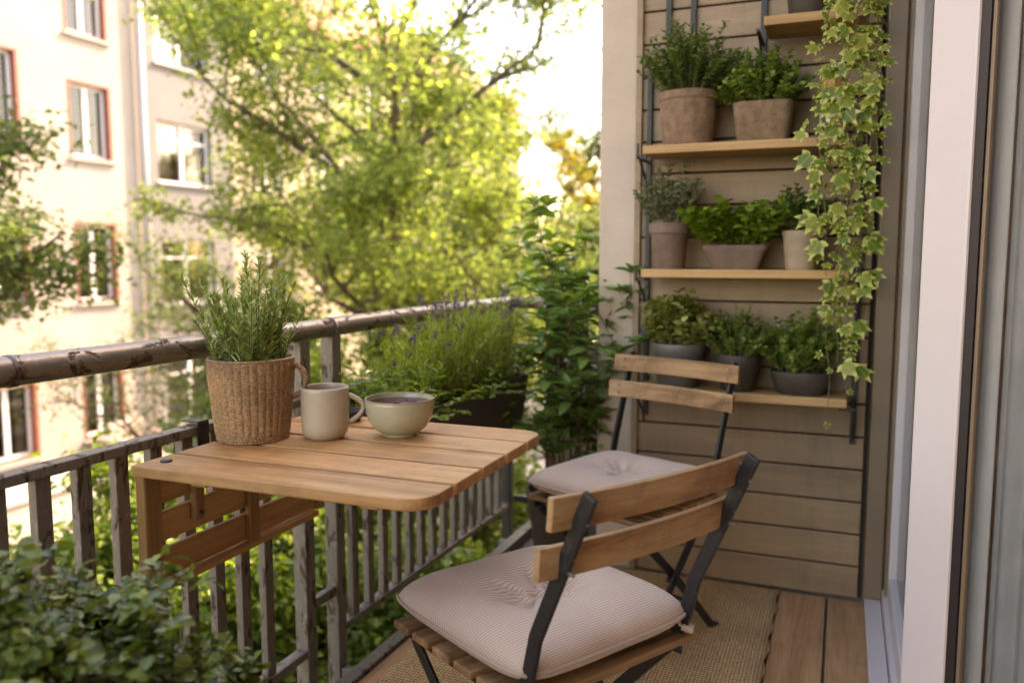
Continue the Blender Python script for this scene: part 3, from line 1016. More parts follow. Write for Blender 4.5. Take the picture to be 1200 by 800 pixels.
def cushion_into(parent, W_, D_, th, z0, seed):
    r_ = np.random.default_rng(seed)
    n = 84; vs_, fs_ = [], []
    ang_c = r_.uniform(0, 6.28, 13); st = r_.uniform(.5, 1.0, 13)
    ph = r_.uniform(0, 6.28, 6)
    def pos(u, v, top):
        a, b = abs(u), abs(v)
        # squircle outline with slightly pinched corners
        x = u * W_ / 2 * (1 - .035 * (1 - v * v) ** 1 * 0 - .02 * math.cos(v * math.pi / 2) * 0); y = v * D_ / 2
        x *= 1 - .075 * (b ** 6); y *= 1 - .075 * (a ** 6)
        e = max(1e-6, (1 - a ** 5) * (1 - b ** 5)) ** .42
        r = math.hypot(x, y) / (W_ * .5); t = math.atan2(y, x)
        hgt = th * .5 * e
        dim = math.exp(-(r / .075) ** 2) * .50 + math.exp(-(r / .42) ** 2) * .50
        cr = 0
        for k in range(13):
            da = (t - ang_c[k] + math.pi) % (2 * math.pi) - math.pi
            cr += st[k] * math.exp(-(da / .13) ** 2)
        cr *= math.exp(-((r - .24) / .20) ** 2) * .40 * min(1, r / .16) ** 2
        wv = .06 * math.sin(u * 4 + ph[0]) * math.sin(v * 3.4 + ph[1]) + .03 * math.sin(u * 9 + v * 5 + ph[2]) * e
        k_ = (1 - min(.93, dim) - cr + wv)
        return (x, y, z0 + th * .5 + (hgt * k_ * (1.1 if top else -.85)))
    idx = {}
    def vid(i, j, top):
        edge = i in (0, n) or j in (0, n)
        key = (i, j, True if edge else top)
        if key not in idx:
            u = 2 * i / n - 1; v = 2 * j / n - 1
            u = math.copysign(1 - (1 - abs(u)) ** 1.5, u); v = math.copysign(1 - (1 - abs(v)) ** 1.5, v)
            idx[key] = len(vs_); vs_.append(pos(u, v, top))
        return idx[key]
    for i in range(n):
        for j in range(n):
            fs_.append((vid(i, j, True), vid(i + 1, j, True), vid(i + 1, j + 1, True), vid(i, j + 1, True)))
            fs_.append((vid(i, j, False), vid(i, j + 1, False), vid(i + 1, j + 1, False), vid(i + 1, j, False)))
    m_ = MB(); m_.add(vs_, fs_)
    o = m_.build('pad', M['cushion'], parent, smooth=True)
    uv_from_xy(o, 2.2)
    # piping round the seam
    pts = []
    for t in np.linspace(0, 4, 121):
        k = int(t) % 4; s = 2 * (t - int(t)) - 1
        u, v = ((s, -1), (1, s), (-s, 1), (-1, -s))[k]
        q = pos(u * .999, v * .999, True); c_ = Vector((q[0], q[1], 0)).normalized() * .002
        pts.append((q[0] + c_.x, q[1] + c_.y, z0 + th * .5))
    m_ = MB(); m_.tube(pts, .0036, 8)
    m_.build('piping', M['cushion'], parent, smooth=True)
    m_ = MB(); m_.lathe([(.0005, 0), (.007, .0005), (.009, .003), (.006, .006), (.0005, .007)], 20, (0, 0, z0 + th * .52))
    m_.build('tuft_button', M['cushion'], parent, smooth=True)


def make_chair(name, loc, rz, label, ty=-.318, tz=.850):
    t = thing(name, loc, label, 'chair', 'folding bistro chairs', rz)
    H_ = .195                                   # half width to post centres
    for s in (-1, 1):
        m_ = MB()
        m_.ribbon([(s * H_, ty, tz), (s * H_, -.226 + (ty + .226) * .66, .57 + (tz - .57) * .66), (s * H_, -.226 + (ty + .226) * .22, .57 + (tz - .57) * .22), (s * H_, -.226, .57), (s * H_, -.208, .50), (s * H_, -.175, .43), (s * H_, .02, .22), (s * H_, .20, .012)], .027, .009)
        m_.build('leg', M['black_iron'], t, bevel=.0015)
        m_ = MB()
        m_.ribbon([(s * (H_ - .016), .175, .415), (s * (H_ - .016), -.02, .24), (s * (H_ - .016), -.245, .012)], .025, .008)
        m_.build('leg', M['black_iron'], t, bevel=.0015)
        for (yy, xx) in ((.207, H_), (-.252, H_ - .016)):
            m_ = MB(); m_.obox((s * xx, yy, .009), (.011, 0, 0), (0, .022, 0), (0, 0, .009))
            m_.build('foot', M['black'], t, bevel=.004)
        m_ = MB(); m_.tube([(s * (H_ - .024), -.0, .232), (s * (H_ + .010), -.0, .232)], .009, 14)
        m_.build('pivot', M['black_iron'], t)
        m_ = MB(); m_.bar((s * (H_ - .008), -.205, .428), (s * (H_ - .008), .195, .428), .022, .006, (1, 0, 0))
        m_.build('seat_rail', M['black_iron'], t, bevel=.001)
    m_ = MB(); m_.tube([(-H_, .10, .125), (H_, .10, .125)], .0055, 10); m_.build('crossbar', M['black_iron'], t)
    m_ = MB(); m_.tube([(-H_ + .016, -.145, .115), (H_ - .016, -.145, .115)], .0055, 10); m_.build('crossbar', M['black_iron'], t)
    m_ = MB()
    for k in range(6):
        y = -.185 + k * .071
        m_.obox((0, y, .447), (.215, 0, 0), (0, .028, 0), (0, 0, .0075))
    m_.build('seat', M['chair_wood'], t, bevel=.003)
    for (zc, yc) in ((tz - .032, ty + .022), (tz - .118, ty + .052)):
        m_ = MB(); n = 18; vs_, fs_ = [], []
        for i in range(n + 1):
            x_ = -.235 + .47 * i / n; cv = .020 * (x_ / .235) ** 2
            for (dy, dz) in ((0, -.027), (.013, -.0275), (.013 - .005, .0275), (-.005, .027)):
                vs_.append((x_, yc + cv + dy - .002 * 0, zc + dz))
        for i in range(n):
            for k in range(4):
                a = i * 4 + k; b = i * 4 + (k + 1) % 4
                fs_.append((a, b, b + 4, a + 4)[::-1])
        fs_.append((0, 1, 2, 3)); e = n * 4; fs_.append((e + 3, e + 2, e + 1, e))
        m_.add(vs_, fs_)
        sl = m_.build('back_slat', M['chair_wood'], t, bevel=.002)
        for s in (-1, 1):
            for dz in (-.013, .013):
                m_ = MB(); yy = yc + .020 * (H_ / .235) ** 2
                m_.tube([(s * H_, yy + .008 - dz * .18, zc + dz), (s * H_, yy + .0145 - dz * .18, zc + dz)], .0032, 10)
                m_.tube([(s * H_, yy - .030, zc + dz), (s * H_, yy - .008, zc + dz)], .0035, 10)
                m_.build('screw', M['screw'], sl)
    return t

def heading(fx, fy): return math.atan2(fy, fx) - math.pi / 2
NC_ = (-.535, 1.480, 0); NH = heading(-.86, .5)
near_chair = make_chair('bistro_chair', NC_, NH, 'nearer folding bistro chair, seen from behind with its slats in front', -.350, .832)
FC_ = (-.607, 2.425, 0); FH = heading(-.38, -.93)
far_chair = make_chair('bistro_chair', FC_, FH, 'farther folding bistro chair standing in front of the herb shelves')
for (c, h_, lab, sd_) in ((NC_, NH, 'corduroy seat cushion tied on the nearer bistro chair', 4), (FC_, FH, 'corduroy seat cushion on the farther bistro chair by the shelves', 9)):
    cu = thing('seat_cushion', (c[0], c[1], .456), lab, 'cushion', 'beige tufted seat cushions', h_)
    cushion_into(cu, .43, .44, .084, 0.0, sd_)
    for s in (-1, 1):
        m_ = MB(); m_.tube([(s * .19, -.200, .020), (s * .2035, -.186, .014), (s * .2055, -.214, .012), (s * .192, -.224, .014), (s * .184, -.208, .018)], .0065, 8)
        m_.build('tie', M['cushion'], cu)

# ================================================================== RUG
rug = MB(); nx_, ny_ = 40, 100; vs_, fs_ = [], []
rr = np.random.default_rng(2)
for j in range(ny_ + 1):
    for i in range(nx_ + 1):
        x_ = -1.16 + (.99) * i / nx_; y_ = .75 + 2.22 * j / ny_
        if i in (0, nx_): x_ += .004 * math.sin(j * .9) + rr.normal(0, .0012)
        if j in (0, ny_): y_ += .003 * math.sin(i * 1.3) + rr.normal(0, .0012)
        vs_.append((x_, y_, .011 + .0012 * math.sin(x_ * 9 + y_ * 4)))
for j in range(ny_):
    for i in range(nx_):
        a = j * (nx_ + 1) + i; fs_.append((a, a + 1, a + nx_ + 2, a + nx_ + 1))
rug.add(vs_, fs_)
o = rug.build('rug', M['jute'], smooth=True)
s_ = o.modifiers.new('thick', 'SOLIDIFY'); s_.thickness = .0095; s_.offset = -1
tag(o, 'brown woven jute rug on the balcony floor under the chairs', 'rug')

# ================================================================== SHELVES
shelf = thing('wall_shelf', (-.32, 2.98, .6), 'three-tier wooden herb shelf on black iron uprights', 'shelf')
YF, YB = 2.775, 2.955
for (x0, x1, z0) in ((-.640, .000, 1.518), (-.640, .016, 1.108), (-.655, .024, .703)):
    mb = MB(); mb.box(x0, x1, YF, YB, z0, z0 + .028)
    mb.build('board', M['shelf_wood'], shelf, bevel=.003, world=True)
for x_ in (-.662, .046):
    mb = MB(); mb.box(x_ - .009, x_ + .009, 2.967, 2.979, .60 if x_ < 0 else .55, 1.84 if x_ < 0 else 1.60)
    mb.build('upright', M['black_iron'], shelf, bevel=.002, world=True)
    for z0 in (1.518, 1.108, .703):
        mb = MB()
        mb.bar((x_, 2.967, z0 - .007), (x_, 2.79, z0 - .007), .010, .006)
        mb.bar((x_, 2.966, z0 - .13), (x_, 2.93, z0 - .075), .008, .006); mb.bar((x_, 2.93, z0 - .075), (x_, 2.83, z0 - .012), .008, .006)
        if x_ < 0: mb.bar((x_, 2.80, z0 - .006), (x_, 2.80, z0 + .04), .010, .006)
        mb.box(x_ - .004, x_ + .03 if x_ < 0 else x_ + .004, 2.80, 2.812, z0 - .0125, z0 - .0022) if x_ < 0 else mb.box(x_ - .046, x_ + .004, 2.80, 2.812, z0 - .0125, z0 - .0022)
        mb.build('bracket', M['black_iron'], shelf, bevel=.001, world=True)
for (x_, z_) in ((-.662, .92), (.046, .93), (.046, .80)):
    mb = MB(); mb.box(x_ - .014, x_ + .014, 2.955, 2.966, z_ - .025, z_ + .025); mb.box(x_ - .006, x_ + .024, 2.945, 2.9545, z_ - .018, z_ - .006)
    mb.build('clip', M['black'], shelf, bevel=.002, world=True)

hs = thing('small_shelf', (-.13, 2.96, 1.9), 'short high wooden shelf at the top of the wall under a dark pot', 'shelf')
mb = MB(); mb.box(-.262, .04, 2.765, 2.955, 1.893, 1.921); mb.build('board', M['shelf_wood'], hs, bevel=.003, world=True)
mb = MB(); mb.box(-.291, -.270, 2.969, 2.981, 1.73, 2.4); mb.build('upright', M['black_iron'], hs, bevel=.002, world=True)
mb = MB(); mb.bar((-.281, 2.968, 1.83), (-.281, 2.80, 1.888), .012, .006); mb.box(-.286, -.276, 2.78, 2.967, 1.880, 1.890); mb.build('bracket', M['black_iron'], hs, bevel=.001, world=True)
for (x_, z_, lab) in ((-.515, 1.80, 'longer plain black iron strap on the wall above the big herb pot'), (-.600, 1.93, 'short black iron strap at the top left of the board wall')):
    mb = MB(); mb.box(x_ - .010, x_ + .010, 2.970, 2.982, z_, 2.45)
    o = mb.build('wall_strap', M['black_iron'], None, bevel=.002); tag(o, lab, 'wall strap', 'bare black straps on the board wall')

# ================================================================== POTTED HERBS
def herb(parent, base_r, zs, rx, ry, h, stems, ll, lw, mat, tpl='oval', per=9, spread=1.0, droop=.35, stemmat='twig', seed=1, upright=.5, world=False, front=0.0, tipfan=True, sq=False):
    """bushy plant: stems fan out from the soil and carry opposite pairs of leaves; local coords"""
    r_ = np.random.default_rng(seed)
    Lf = Leaves(); St = MB()
    for i in range(stems):
        a = r_.uniform(0, 2 * math.pi); q = math.sqrt(r_.uniform(0, 1))
        if sq:
            bx, by = r_.uniform(-1, 1) * base_r[0], r_.uniform(-1, 1) * base_r[1]
        else:
            bx, by = base_r * q * math.cos(a) * .9, base_r * q * math.sin(a) * .9
        tx, ty = (rx * q * math.cos(a) if not sq else bx / base_r[0] * rx) + r_.normal(0, .01), (ry * q * math.sin(a) if not sq else by / base_r[1] * ry) + r_.normal(0, .01)
        hh = h * (1 - droop * q ** 2) * r_.uniform(.66, 1.04)
        if r_.uniform() < .06: hh *= 1.15
        p0 = np.array([bx, by, zs]); p2 = np.array([tx, ty - front * q, zs + hh])
        p1 = p0 * (1 - upright) + np.array([tx, ty, 0]) * upright * .6 + np.array([bx, by, 0]) * .4 * upright; p1[2] = zs + hh * .62
        T = np.linspace(0, 1, 7)[:, None]
        pts = (1 - T) ** 2 * p0 + 2 * T * (1 - T) * p1 + T ** 2 * p2
        St.tube([tuple(x) for x in pts], list(np.linspace(.0014, .0006, 7)), 4, cap=False)
        tl = np.linspace(.22, 1.0, per)
        P_ = (1 - tl[:, None]) ** 2 * p0 + 2 * tl[:, None] * (1 - tl[:, None]) * p1 + tl[:, None] ** 2 * p2
        ax = norm(np.gradient(P_, axis=0))
        az0 = r_.uniform(0, math.pi)
        for s in (0, 1):
            az = az0 + np.arange(per) * 1.57 + s * math.pi + r_.normal(0, .3, per)
            side = np.stack([np.cos(az), np.sin(az), np.zeros(per)], 1)
            d = side * spread + ax * (.35 + .5 * tl[:, None]) + r_.normal(0, .18, (per, 3))
            nrm = ax * 1.0 + np.array([0, 0, .5]) - side * .3 + r_.normal(0, .25, (per, 3))
            sz = r_.uniform(.7, 1.1, per) * (1.05 - .35 * np.abs(tl - .6))
            Lf.add(P_, d, nrm, ll * sz, lw * sz)
    s_o = St.build('stems', M[stemmat], parent)
    l_o = Lf.build('foliage', M[mat], parent, tpl)
    return l_o


def pot(parent, prof_out, wall, mat, n=48, sq=None, soil_drop=.015, name='pot', rim=None):
    """prof_out: [(r,z)] outside going up; adds inside wall and soil"""
    r_top, z_top = prof_out[-1]; r_bot = prof_out[0][0]
    prof = [(.001, 0)] + prof_out + [(r_top - wall * .5, z_top + wall * .2), (r_top - wall, z_top - .001), (max(.002, r_bot - wall * .5), z_top * .45)]
    m_ = MB(); m_.lathe(prof, n, sq=sq); p_ = m_.build(name, M[mat], parent, smooth=True)
    e = p_.modifiers.new('e', 'EDGE_SPLIT'); e.split_angle = R(38)
    zs = z_top - soil_drop
    m_ = MB(); m_.lathe([(.0005, zs + .004), (r_top * .5, zs + .003), (r_top - wall - .0005, zs)], n, sq=sq, cap=False)
    m_.build('soil', M['soil'], parent, smooth=True)
    return zs

S1, S2, S3 = 1.546, 1.136, .731
g1 = 'potted herbs along the shelves'
# top shelf
t = thing('potted_herb', (-.508, 2.865, S1), 'largest round terracotta pot with dark bushy herb, left end of the top shelf', 'potted plant', g1)
zs = pot(t, [(.080, 0), (.082, .004), (.090, .08), (.0935, .148), (.097, .151), (.098, .170), (.097, .174)], .010, 'terra_rough')
herb(t, .078, zs, .185, .125, .265, 105, .024, .012, 'L_dark', 'oval', 13, droop=.55, seed=11, upright=.7)
t = thing('potted_herb', (-.262, 2.862, S1), 'rough square clay planter with round-leaved trailing herb on the top shelf', 'potted plant', g1)
zs = pot(t, [(.078, 0), (.080, .003), (.090, .09), (.094, .116), (.094, .122)], .010, 'terra_rough', sq=(1.0, .92, 5.5))
herb(t, .080, zs, .155, .12, .205, 105, .021, .018, 'L_mid', 'flat', 11, droop=.75, seed=12, upright=.8, front=.02)
t = thing('ceramic_jar', (-.055, 2.845, S1), 'white ceramic jar with orange clay collar behind the hanging ivy', 'jar')
mb = MB(); mb.lathe([(.001, 0), (.031, 0), (.034, .004), (.0355, .06), (.0355, .1375), (.030, .138)], 40); mb.build('body', M['white_glaze'], t, smooth=True)
mb = MB(); mb.lathe([(.0362, .1385), (.0372, .140), (.0372, .176), (.0355, .180), (.031, .178), (.030, .16), (.001, .158)], 40); mb.build('collar', M['orange_clay'], t, smooth=True)
# high shelf
t = thing('flower_pot', (-.13, 2.86, 1.9215), 'dark grey pot cut off by the top edge on the short high shelf', 'pot')
zs = pot(t, [(.060, 0), (.063, .003), (.075, .10), (.079, .118), (.079, .130)], .008, 'grey_pot')
herb(t, .06, zs, .11, .09, .15, 40, .022, .013, 'L_dark', 'oval', 9, seed=31)
# middle shelf
t = thing('potted_herb', (-.562, 2.860, S2), 'tall brown clay pot with pale silvery sage, left on the middle shelf', 'potted plant', g1)
zs = pot(t, [(.052, 0), (.054, .003), (.063, .115), (.0655, .120), (.0685, .122), (.070, .150), (.069, .154)], .008, 'terra_brown')
herb(t, .052, zs, .125, .09, .20, 34, .036, .017, 'L_sage', 'oval', 9, droop=.4, seed=13, upright=.6)
t = thing('potted_herb', (-.338, 2.855, S2), 'boat-shaped brown clay planter with big-leaved basil, centre of the middle shelf', 'potted plant', g1)
zs = pot(t, [(.074, 0), (.077, .003), (.098, .060), (.104, .066), (.105, .078)], .009, 'terra_brown', sq=(1.0, .58, 6))
herb(t, (.088, .045), zs, .165, .085, .165, 80, .042, .030, 'L_bright', 'basil', 7, droop=.3, seed=14, upright=.6, sq=True)
t = thing('potted_herb', (-.132, 2.850, S2), 'beige clay pot with dark mint half hidden by the ivy on the middle shelf', 'potted plant', g1)
zs = pot(t, [(.045, 0), (.047, .003), (.057, .105), (.060, .112), (.0605, .124)], .007, 'clay_beige')
herb(t, .046, zs, .11, .085, .165, 50, .026, .016, 'L_dark', 'oval', 9, droop=.45, seed=15)
# bottom shelf
t = thing('potted_herb', (-.522, 2.860, S3), 'wide grey bucket with broad-leaved pale basil behind the chair back', 'potted plant', g1)
zs = pot(t, [(.066, 0), (.069, .003), (.084, .115), (.088, .120), (.090, .134), (.0915, .148), (.090, .151)], .006, 'grey_blue')
herb(t, .074, zs, .135, .105, .195, 76, .038, .025, 'L_olive', 'basil', 8, droop=.55, seed=16, upright=.7)
t = thing('potted_herb', (-.320, 2.850, S3), 'round dark brown pot with fine airy thyme, centre of the bottom shelf', 'potted plant', g1)
zs = pot(t, [(.050, 0), (.053, .003), (.068, .06), (.074, .10), (.073, .122)], .008, 'grey_pot')
herb(t, .062, zs, .125, .10, .165, 140, .013, .010, 'L_mid', 'oval', 15, droop=.6, seed=17, upright=.7)
t = thing('potted_herb', (-.118, 2.850, S3), 'low dark oval bowl with parsley under the ivy tip on the bottom shelf', 'potted plant', g1)
zs = pot(t, [(.072, 0), (.076, .003), (.092, .045), (.098, .066), (.097, .074)], .008, 'grey_pot', sq=(1.0, .72, 2.4))
herb(t, .068, zs, .14, .09, .215, 90, .024, .022, 'L_mid', 'ivy', 9, droop=.5, seed=18, upright=.6)

# ================================================================== HANGING IVY
ivy = thing('hanging_ivy', (.045, 2.72, 2.28), 'cream-edged variegated ivy trailing down past the shelf ends', 'hanging plant')
mb = MB(); mb.lathe([(.001, -.13), (.06, -.13), (.085, -.02), (.09, 0), (.084, .001), (.06, -.10), (.001, -.10)], 40); mb.build('basket', M['anthracite'], ivy, smooth=True)
mb = MB()
for k in range(3):
    a = k * 2.09; mb.tube([(.085 * math.cos(a), .085 * math.sin(a), 0), (0, 0, .30)], .0015, 5)
mb.tube([(0, 0, .30), (0, 0, .36)], .002, 6)
mb.build('hanger', M['black_iron'], ivy)
mb = MB(); mb.tube([(0, .245, .28), (0, .12, .40), (0, 0, .362)], .005, 8); mb.box(-.02, .02, .246, .262, .22, .36); mb.build('wall_hook', M['black_iron'], ivy)
r_ = np.random.default_rng(21)
Lf = Leaves(); Big = Leaves(); St = MB()
# strand = (top x offset, bottom z (world), lateral drift)
strands = [(-.010, .64, -.060, .0), (.004, .86, -.055, -.02), (.012, 1.02, -.035, .0), (-.012, 1.12, -.085, -.02), (-.02, 1.30, -.11, -.02), (.016, 1.24, -.02, .02), (.02, 1.46, .0, .0), (.012, .78, -.045, .01), (.02, 1.10, -.005, .02), (-.01, 1.38, -.10, -.03)]
for (x0, zb_, dr, yo) in strands:
    z0 = 0.0; z1 = zb_ - 2.28; n = int((z0 - z1) / .034)
    pts = []; wx = r_.uniform(0, 6); wy = r_.uniform(0, 6)
    for i in range(n + 1):
        s = i / n; z = z0 + (z1 - z0) * s
        env = math.sin(min(1, s * 1.6) * math.pi / 2)
        pts.append((x0 + dr * env + .014 * math.sin(z * 9 + wx) + .008 * math.sin(z * 23 + wy), -.055 * min(1, s * 8) + yo + .010 * math.sin(z * 8 + wy), z))
    St.tube(pts, .0013, 5, cap=False)
    P_ = np.array(pts)[2:]
    for rep in range(3):
        k = len(P_)
        pick = r_.uniform(size=k) < (.58 if rep < 2 else .08) * np.where(P_[:, 2] < -1.35, .55, 1.0)
        q = P_[pick]; k = len(q)
        if not k: continue
        az = r_.uniform(0, 2 * math.pi, k)
        side = np.stack([np.cos(az), np.sin(az) * .8 - .25, np.zeros(k)], 1)
        d = side * .8 + np.array([0, 0, -.65]) + r_.normal(0, .25, (k, 3))
        off = side * r_.uniform(.005, .024, (k, 1))
        nrm = np.stack([side[:, 0] * .5, -.9 + side[:, 1] * .4, np.full(k, .55)], 1) + r_.normal(0, .3, (k, 3))
        sz = .013 + .030 * r_.uniform(0, 1, k) ** 1.2
        Lf.add(q + off + r_.normal(0, .004, (k, 3)), d, nrm, sz, sz * 1.05)
        for a_, b_ in zip(q, q + off): St.tube([tuple(a_), tuple(b_)], .0006, 3, cap=False)
    # large outer leaves
    pick = r_.uniform(size=len(P_)) < .16
    q = P_[pick]; k = len(q)
    if k:
        sd2 = np.where(r_.uniform(size=k) < .5, -1, 1)
        side = np.stack([sd2 * r_.uniform(.5, 1, k), -.5 * np.ones(k), np.zeros(k)], 1)
        sz = r_.uniform(.046, .062, k)
        Lf.add(q + side * .028, side * .6 + np.array([0, 0, -.7]) + r_.normal(0, .2, (k, 3)), np.array([0, -1.0, .5]) + r_.normal(0, .22, (k, 3)), sz, sz * 1.0)
St.build('vines', M['twig'], ivy)
Lf.build('foliage', M['L_ivy'], ivy, 'ivy')

# ================================================================== CORNER SHRUB
shr = thing('potted_shrub', (-1.03, 3.10, 0), 'tall glossy-leaved shrub in a dark pot in the railing corner', 'potted plant')
zs = pot(shr, [(.10, 0), (.105, .004), (.135, .22), (.14, .235), (.14, .25)], .01, 'grey_pot')
r_ = np.random.default_rng(5)
Lf = Leaves(); St = MB()
def shrub_branch(p, d, L, r0, lvl):
    n = 9; pts = [p]; dd = d.copy()
    for i in range(n):
        dd = norm((dd + r_.normal(0, .07, 3) + np.array([0, 0, .10]))[None])[0]
        pts.append(pts[-1] + dd * L / n)
    St.tube([tuple(x) for x in pts], list(np.linspace(r0, r0 * .35, n + 1)), 6, cap=False)
    P_ = np.array(pts)
    if lvl < 2:
        for k in range(4 if lvl == 0 else 1):
            i = r_.integers(2 if lvl == 0 else 2, n); a = r_.uniform(0, 6.28)
            shrub_branch(P_[i], norm((np.array([math.cos(a), math.sin(a), .55]))[None])[0], L * r_.uniform(.28, .48), r0 * .5, lvl + 1)
    # leaves along the upper part, rosette on the tip
    m_ = int(L / .028); s = r_.uniform(.25 if lvl == 0 else .15, 1, m_)
    i = np.clip((s * n).astype(int), 0, n - 1); fr = s * n - i
    q = P_[i] * (1 - fr[:, None]) + P_[i + 1] * fr[:, None]
    az = r_.uniform(0, 6.28, m_); side = np.stack([np.cos(az), np.sin(az), r_.uniform(-.25, .55, m_)], 1)
    sz = r_.uniform(.048, .092, m_)
    Lf.add(q, side, np.array([0, 0, 1.0]) + r_.normal(0, .35, (m_, 3)), sz, sz * .48)
    az = np.arange(6) * 1.05 + r_.uniform(0, 1); side = np.stack([np.cos(az), np.sin(az), r_.uniform(.3, 1.1, 6)], 1)
    Lf.add(np.repeat(P_[-1:], 6, 0), side, np.array([0, 0, 1.0]) + r_.normal(0, .2, (6, 3)), r_.uniform(.05, .08, 6), .028)
for (ax_, ay_, L) in ((.04, -.08, 1.02), (-.10, -.03, .92), (.16, -.05, .95), (-.06, -.14, .80), (.22, -.14, .78), (.10, .02, .86), (.0, -.2, .7), (.12, -.22, .62), (-.2, .03, .72), (.40, -.10, .74), (.36, -.24, .66), (.30, -.02, .84)):
    shrub_branch(np.array([ax_ * .25, ay_ * .25, zs]), norm(np.array([[ax_ * 1.0, ay_ * 1.0, 1.0]]))[0], L, .006, 0)
St.build('stems', M['woodstem'], shr, smooth=True)
Lf.build('foliage', M['L_shrub'], shr, 'oval')

# ================================================================== WINDOW BOX
box = thing('planter_box', (-1.255, 2.58, .51), 'long dark planter box of lavender and feathery herbs on the railing', 'planter')
mb = MB()
x0, x1, y0, y1, z0, z1 = -1.362, -1.150, 2.10, 3.06, .52, .718
mb.add([(x0 + .02, y0 + .02, z0), (x1 - .02, y0 + .02, z0), (x1 - .02, y1 - .02, z0), (x0 + .02, y1 - .02, z0),
        (x0, y0, z1), (x1, y0, z1), (x1, y1, z1), (x0, y1, z1),
        (x0 + .008, y0 + .008, z1), (x1 - .008, y0 + .008, z1), (x1 - .008, y1 - .008, z1), (x0 + .008, y1 - .008, z1),
        (x0 + .014, y0 + .014, z1 - .06), (x1 - .014, y0 + .014, z1 - .06), (x1 - .014, y1 - .014, z1 - .06), (x0 + .014, y1 - .014, z1 - .06)],
       [(3, 2, 1, 0)] + [(i, (i + 1) % 4, (i + 1) % 4 + 4, i + 4) for i in range(4)] + [(i + 4, (i + 1) % 4 + 4, (i + 1) % 4 + 8, i + 8) for i in range(4)] + [(i + 8, (i + 1) % 4 + 8, (i + 1) % 4 + 12, i + 12) for i in range(4)])
mb.build('trough', M['anthracite'], box, bevel=.002, world=True)
mb = MB(); mb.box(x0 + .012, x1 - .012, y0 + .012, y1 - .012, .66, .700); mb.build('soil', M['soil'], box, world=True)
for y in (2.32, 2.86):
    mb = MB(); mb.box(XR - .024, x0 + .008, y - .012, y + .012, .789, .793); mb.box(x0 + .0015, x0 + .0075, y - .012, y + .012, .7185, .7885)
    mb.box(XR - .024, XR - .021, y - .012, y + .012, .74, .7885); mb.build('hook', M['black_iron'], box, world=True)
r_ = np.random.default_rng(8)
# lavender / feathery stems
Lf = Leaves(); St = MB(); Fl = Leaves()
for i in range(330):
    by = r_.uniform(2.16, 3.02); bx = r_.uniform(-1.33, -1.18)
    prog = (by - 2.1) / .95
    hh = (.14 + .15 * min(1, prog * 1.9)) * r_.uniform(.65, 1.1)
    flower = r_.uniform() < .22
    if flower: hh *= 1.0; hh += .075
    lx, ly = r_.normal(0, .05), r_.normal(-.02, .06)
    p0 = np.array([bx, by, .70]); p2 = p0 + np.array([lx + (bx + 1.255) * .5, ly, hh])
    p1 = (p0 + p2) / 2 + np.array([-(lx) * .2, 0, hh * .15])
    T = np.linspace(0, 1, 8)[:, None]; pts = (1 - T) ** 2 * p0 + 2 * T * (1 - T) * p1 + T ** 2 * p2
    St.tube([tuple(x) for x in pts], list(np.linspace(.0013, .0007, 8)), 4, cap=False)
    k = 34; s = r_.uniform(.1, .72 if flower else 1, k)[:, None]
    q = (1 - s) ** 2 * p0 + 2 * s * (1 - s) * p1 + s ** 2 * p2
    az = r_.uniform(0, 6.28, k); d = np.stack([np.cos(az), np.sin(az), r_.uniform(.5, 1.6, k)], 1)
    Lf.add(q, d, rand_dirs(k), r_.uniform(.016, .032, k), .0030)
    if flower:
        k = 26; s = r_.uniform(.86, 1.0, k)[:, None]
        q = (1 - s) ** 2 * p0 + 2 * s * (1 - s) * p1 + s ** 2 * p2
        az = r_.uniform(0, 6.28, k); d = np.stack([np.cos(az), np.sin(az), r_.uniform(.2, .9, k)], 1)
        Fl.add(q, d, rand_dirs(k), .0085, .0055)
St.build('stems', M['twig'], box, world=True)
Lf.build('feathery_foliage', M['L_feather'], box, 'needle', world=True)
Fl.build('lavender_spikes', M['lav_flower'], box, 'simple', world=True)
# broad leaved herb at the near end, spilling over
Lf = Leaves()
for i in range(170):
    by = 2.10 + .88 * r_.uniform() ** 1.5; bx = r_.uniform(-1.33, -1.15)
    p = np.array([bx, by, .70]); hh = r_.uniform(-.02 if bx > -1.19 else .04, .14)
    tgt = p + np.array([(bx + 1.23) * .9 + (.045 if hh < .05 else 0), (by - 2.3) * .25 - .02, max(hh, .0)])
    for s in np.linspace(.3, 1, 5):
        q = p + (tgt - p) * s
        for sg in (-1, 1):
            a = r_.uniform(0, 6.28); d = np.array([math.cos(a), math.sin(a), .45])
            Lf.add(q[None], d[None], np.array([[0, 0, 1.0]]) + r_.normal(0, .3, (1, 3)), r_.uniform(.022, .040), .013)
Lf.build('broad_foliage', M['L_bright'], box, 'oval', world=True)

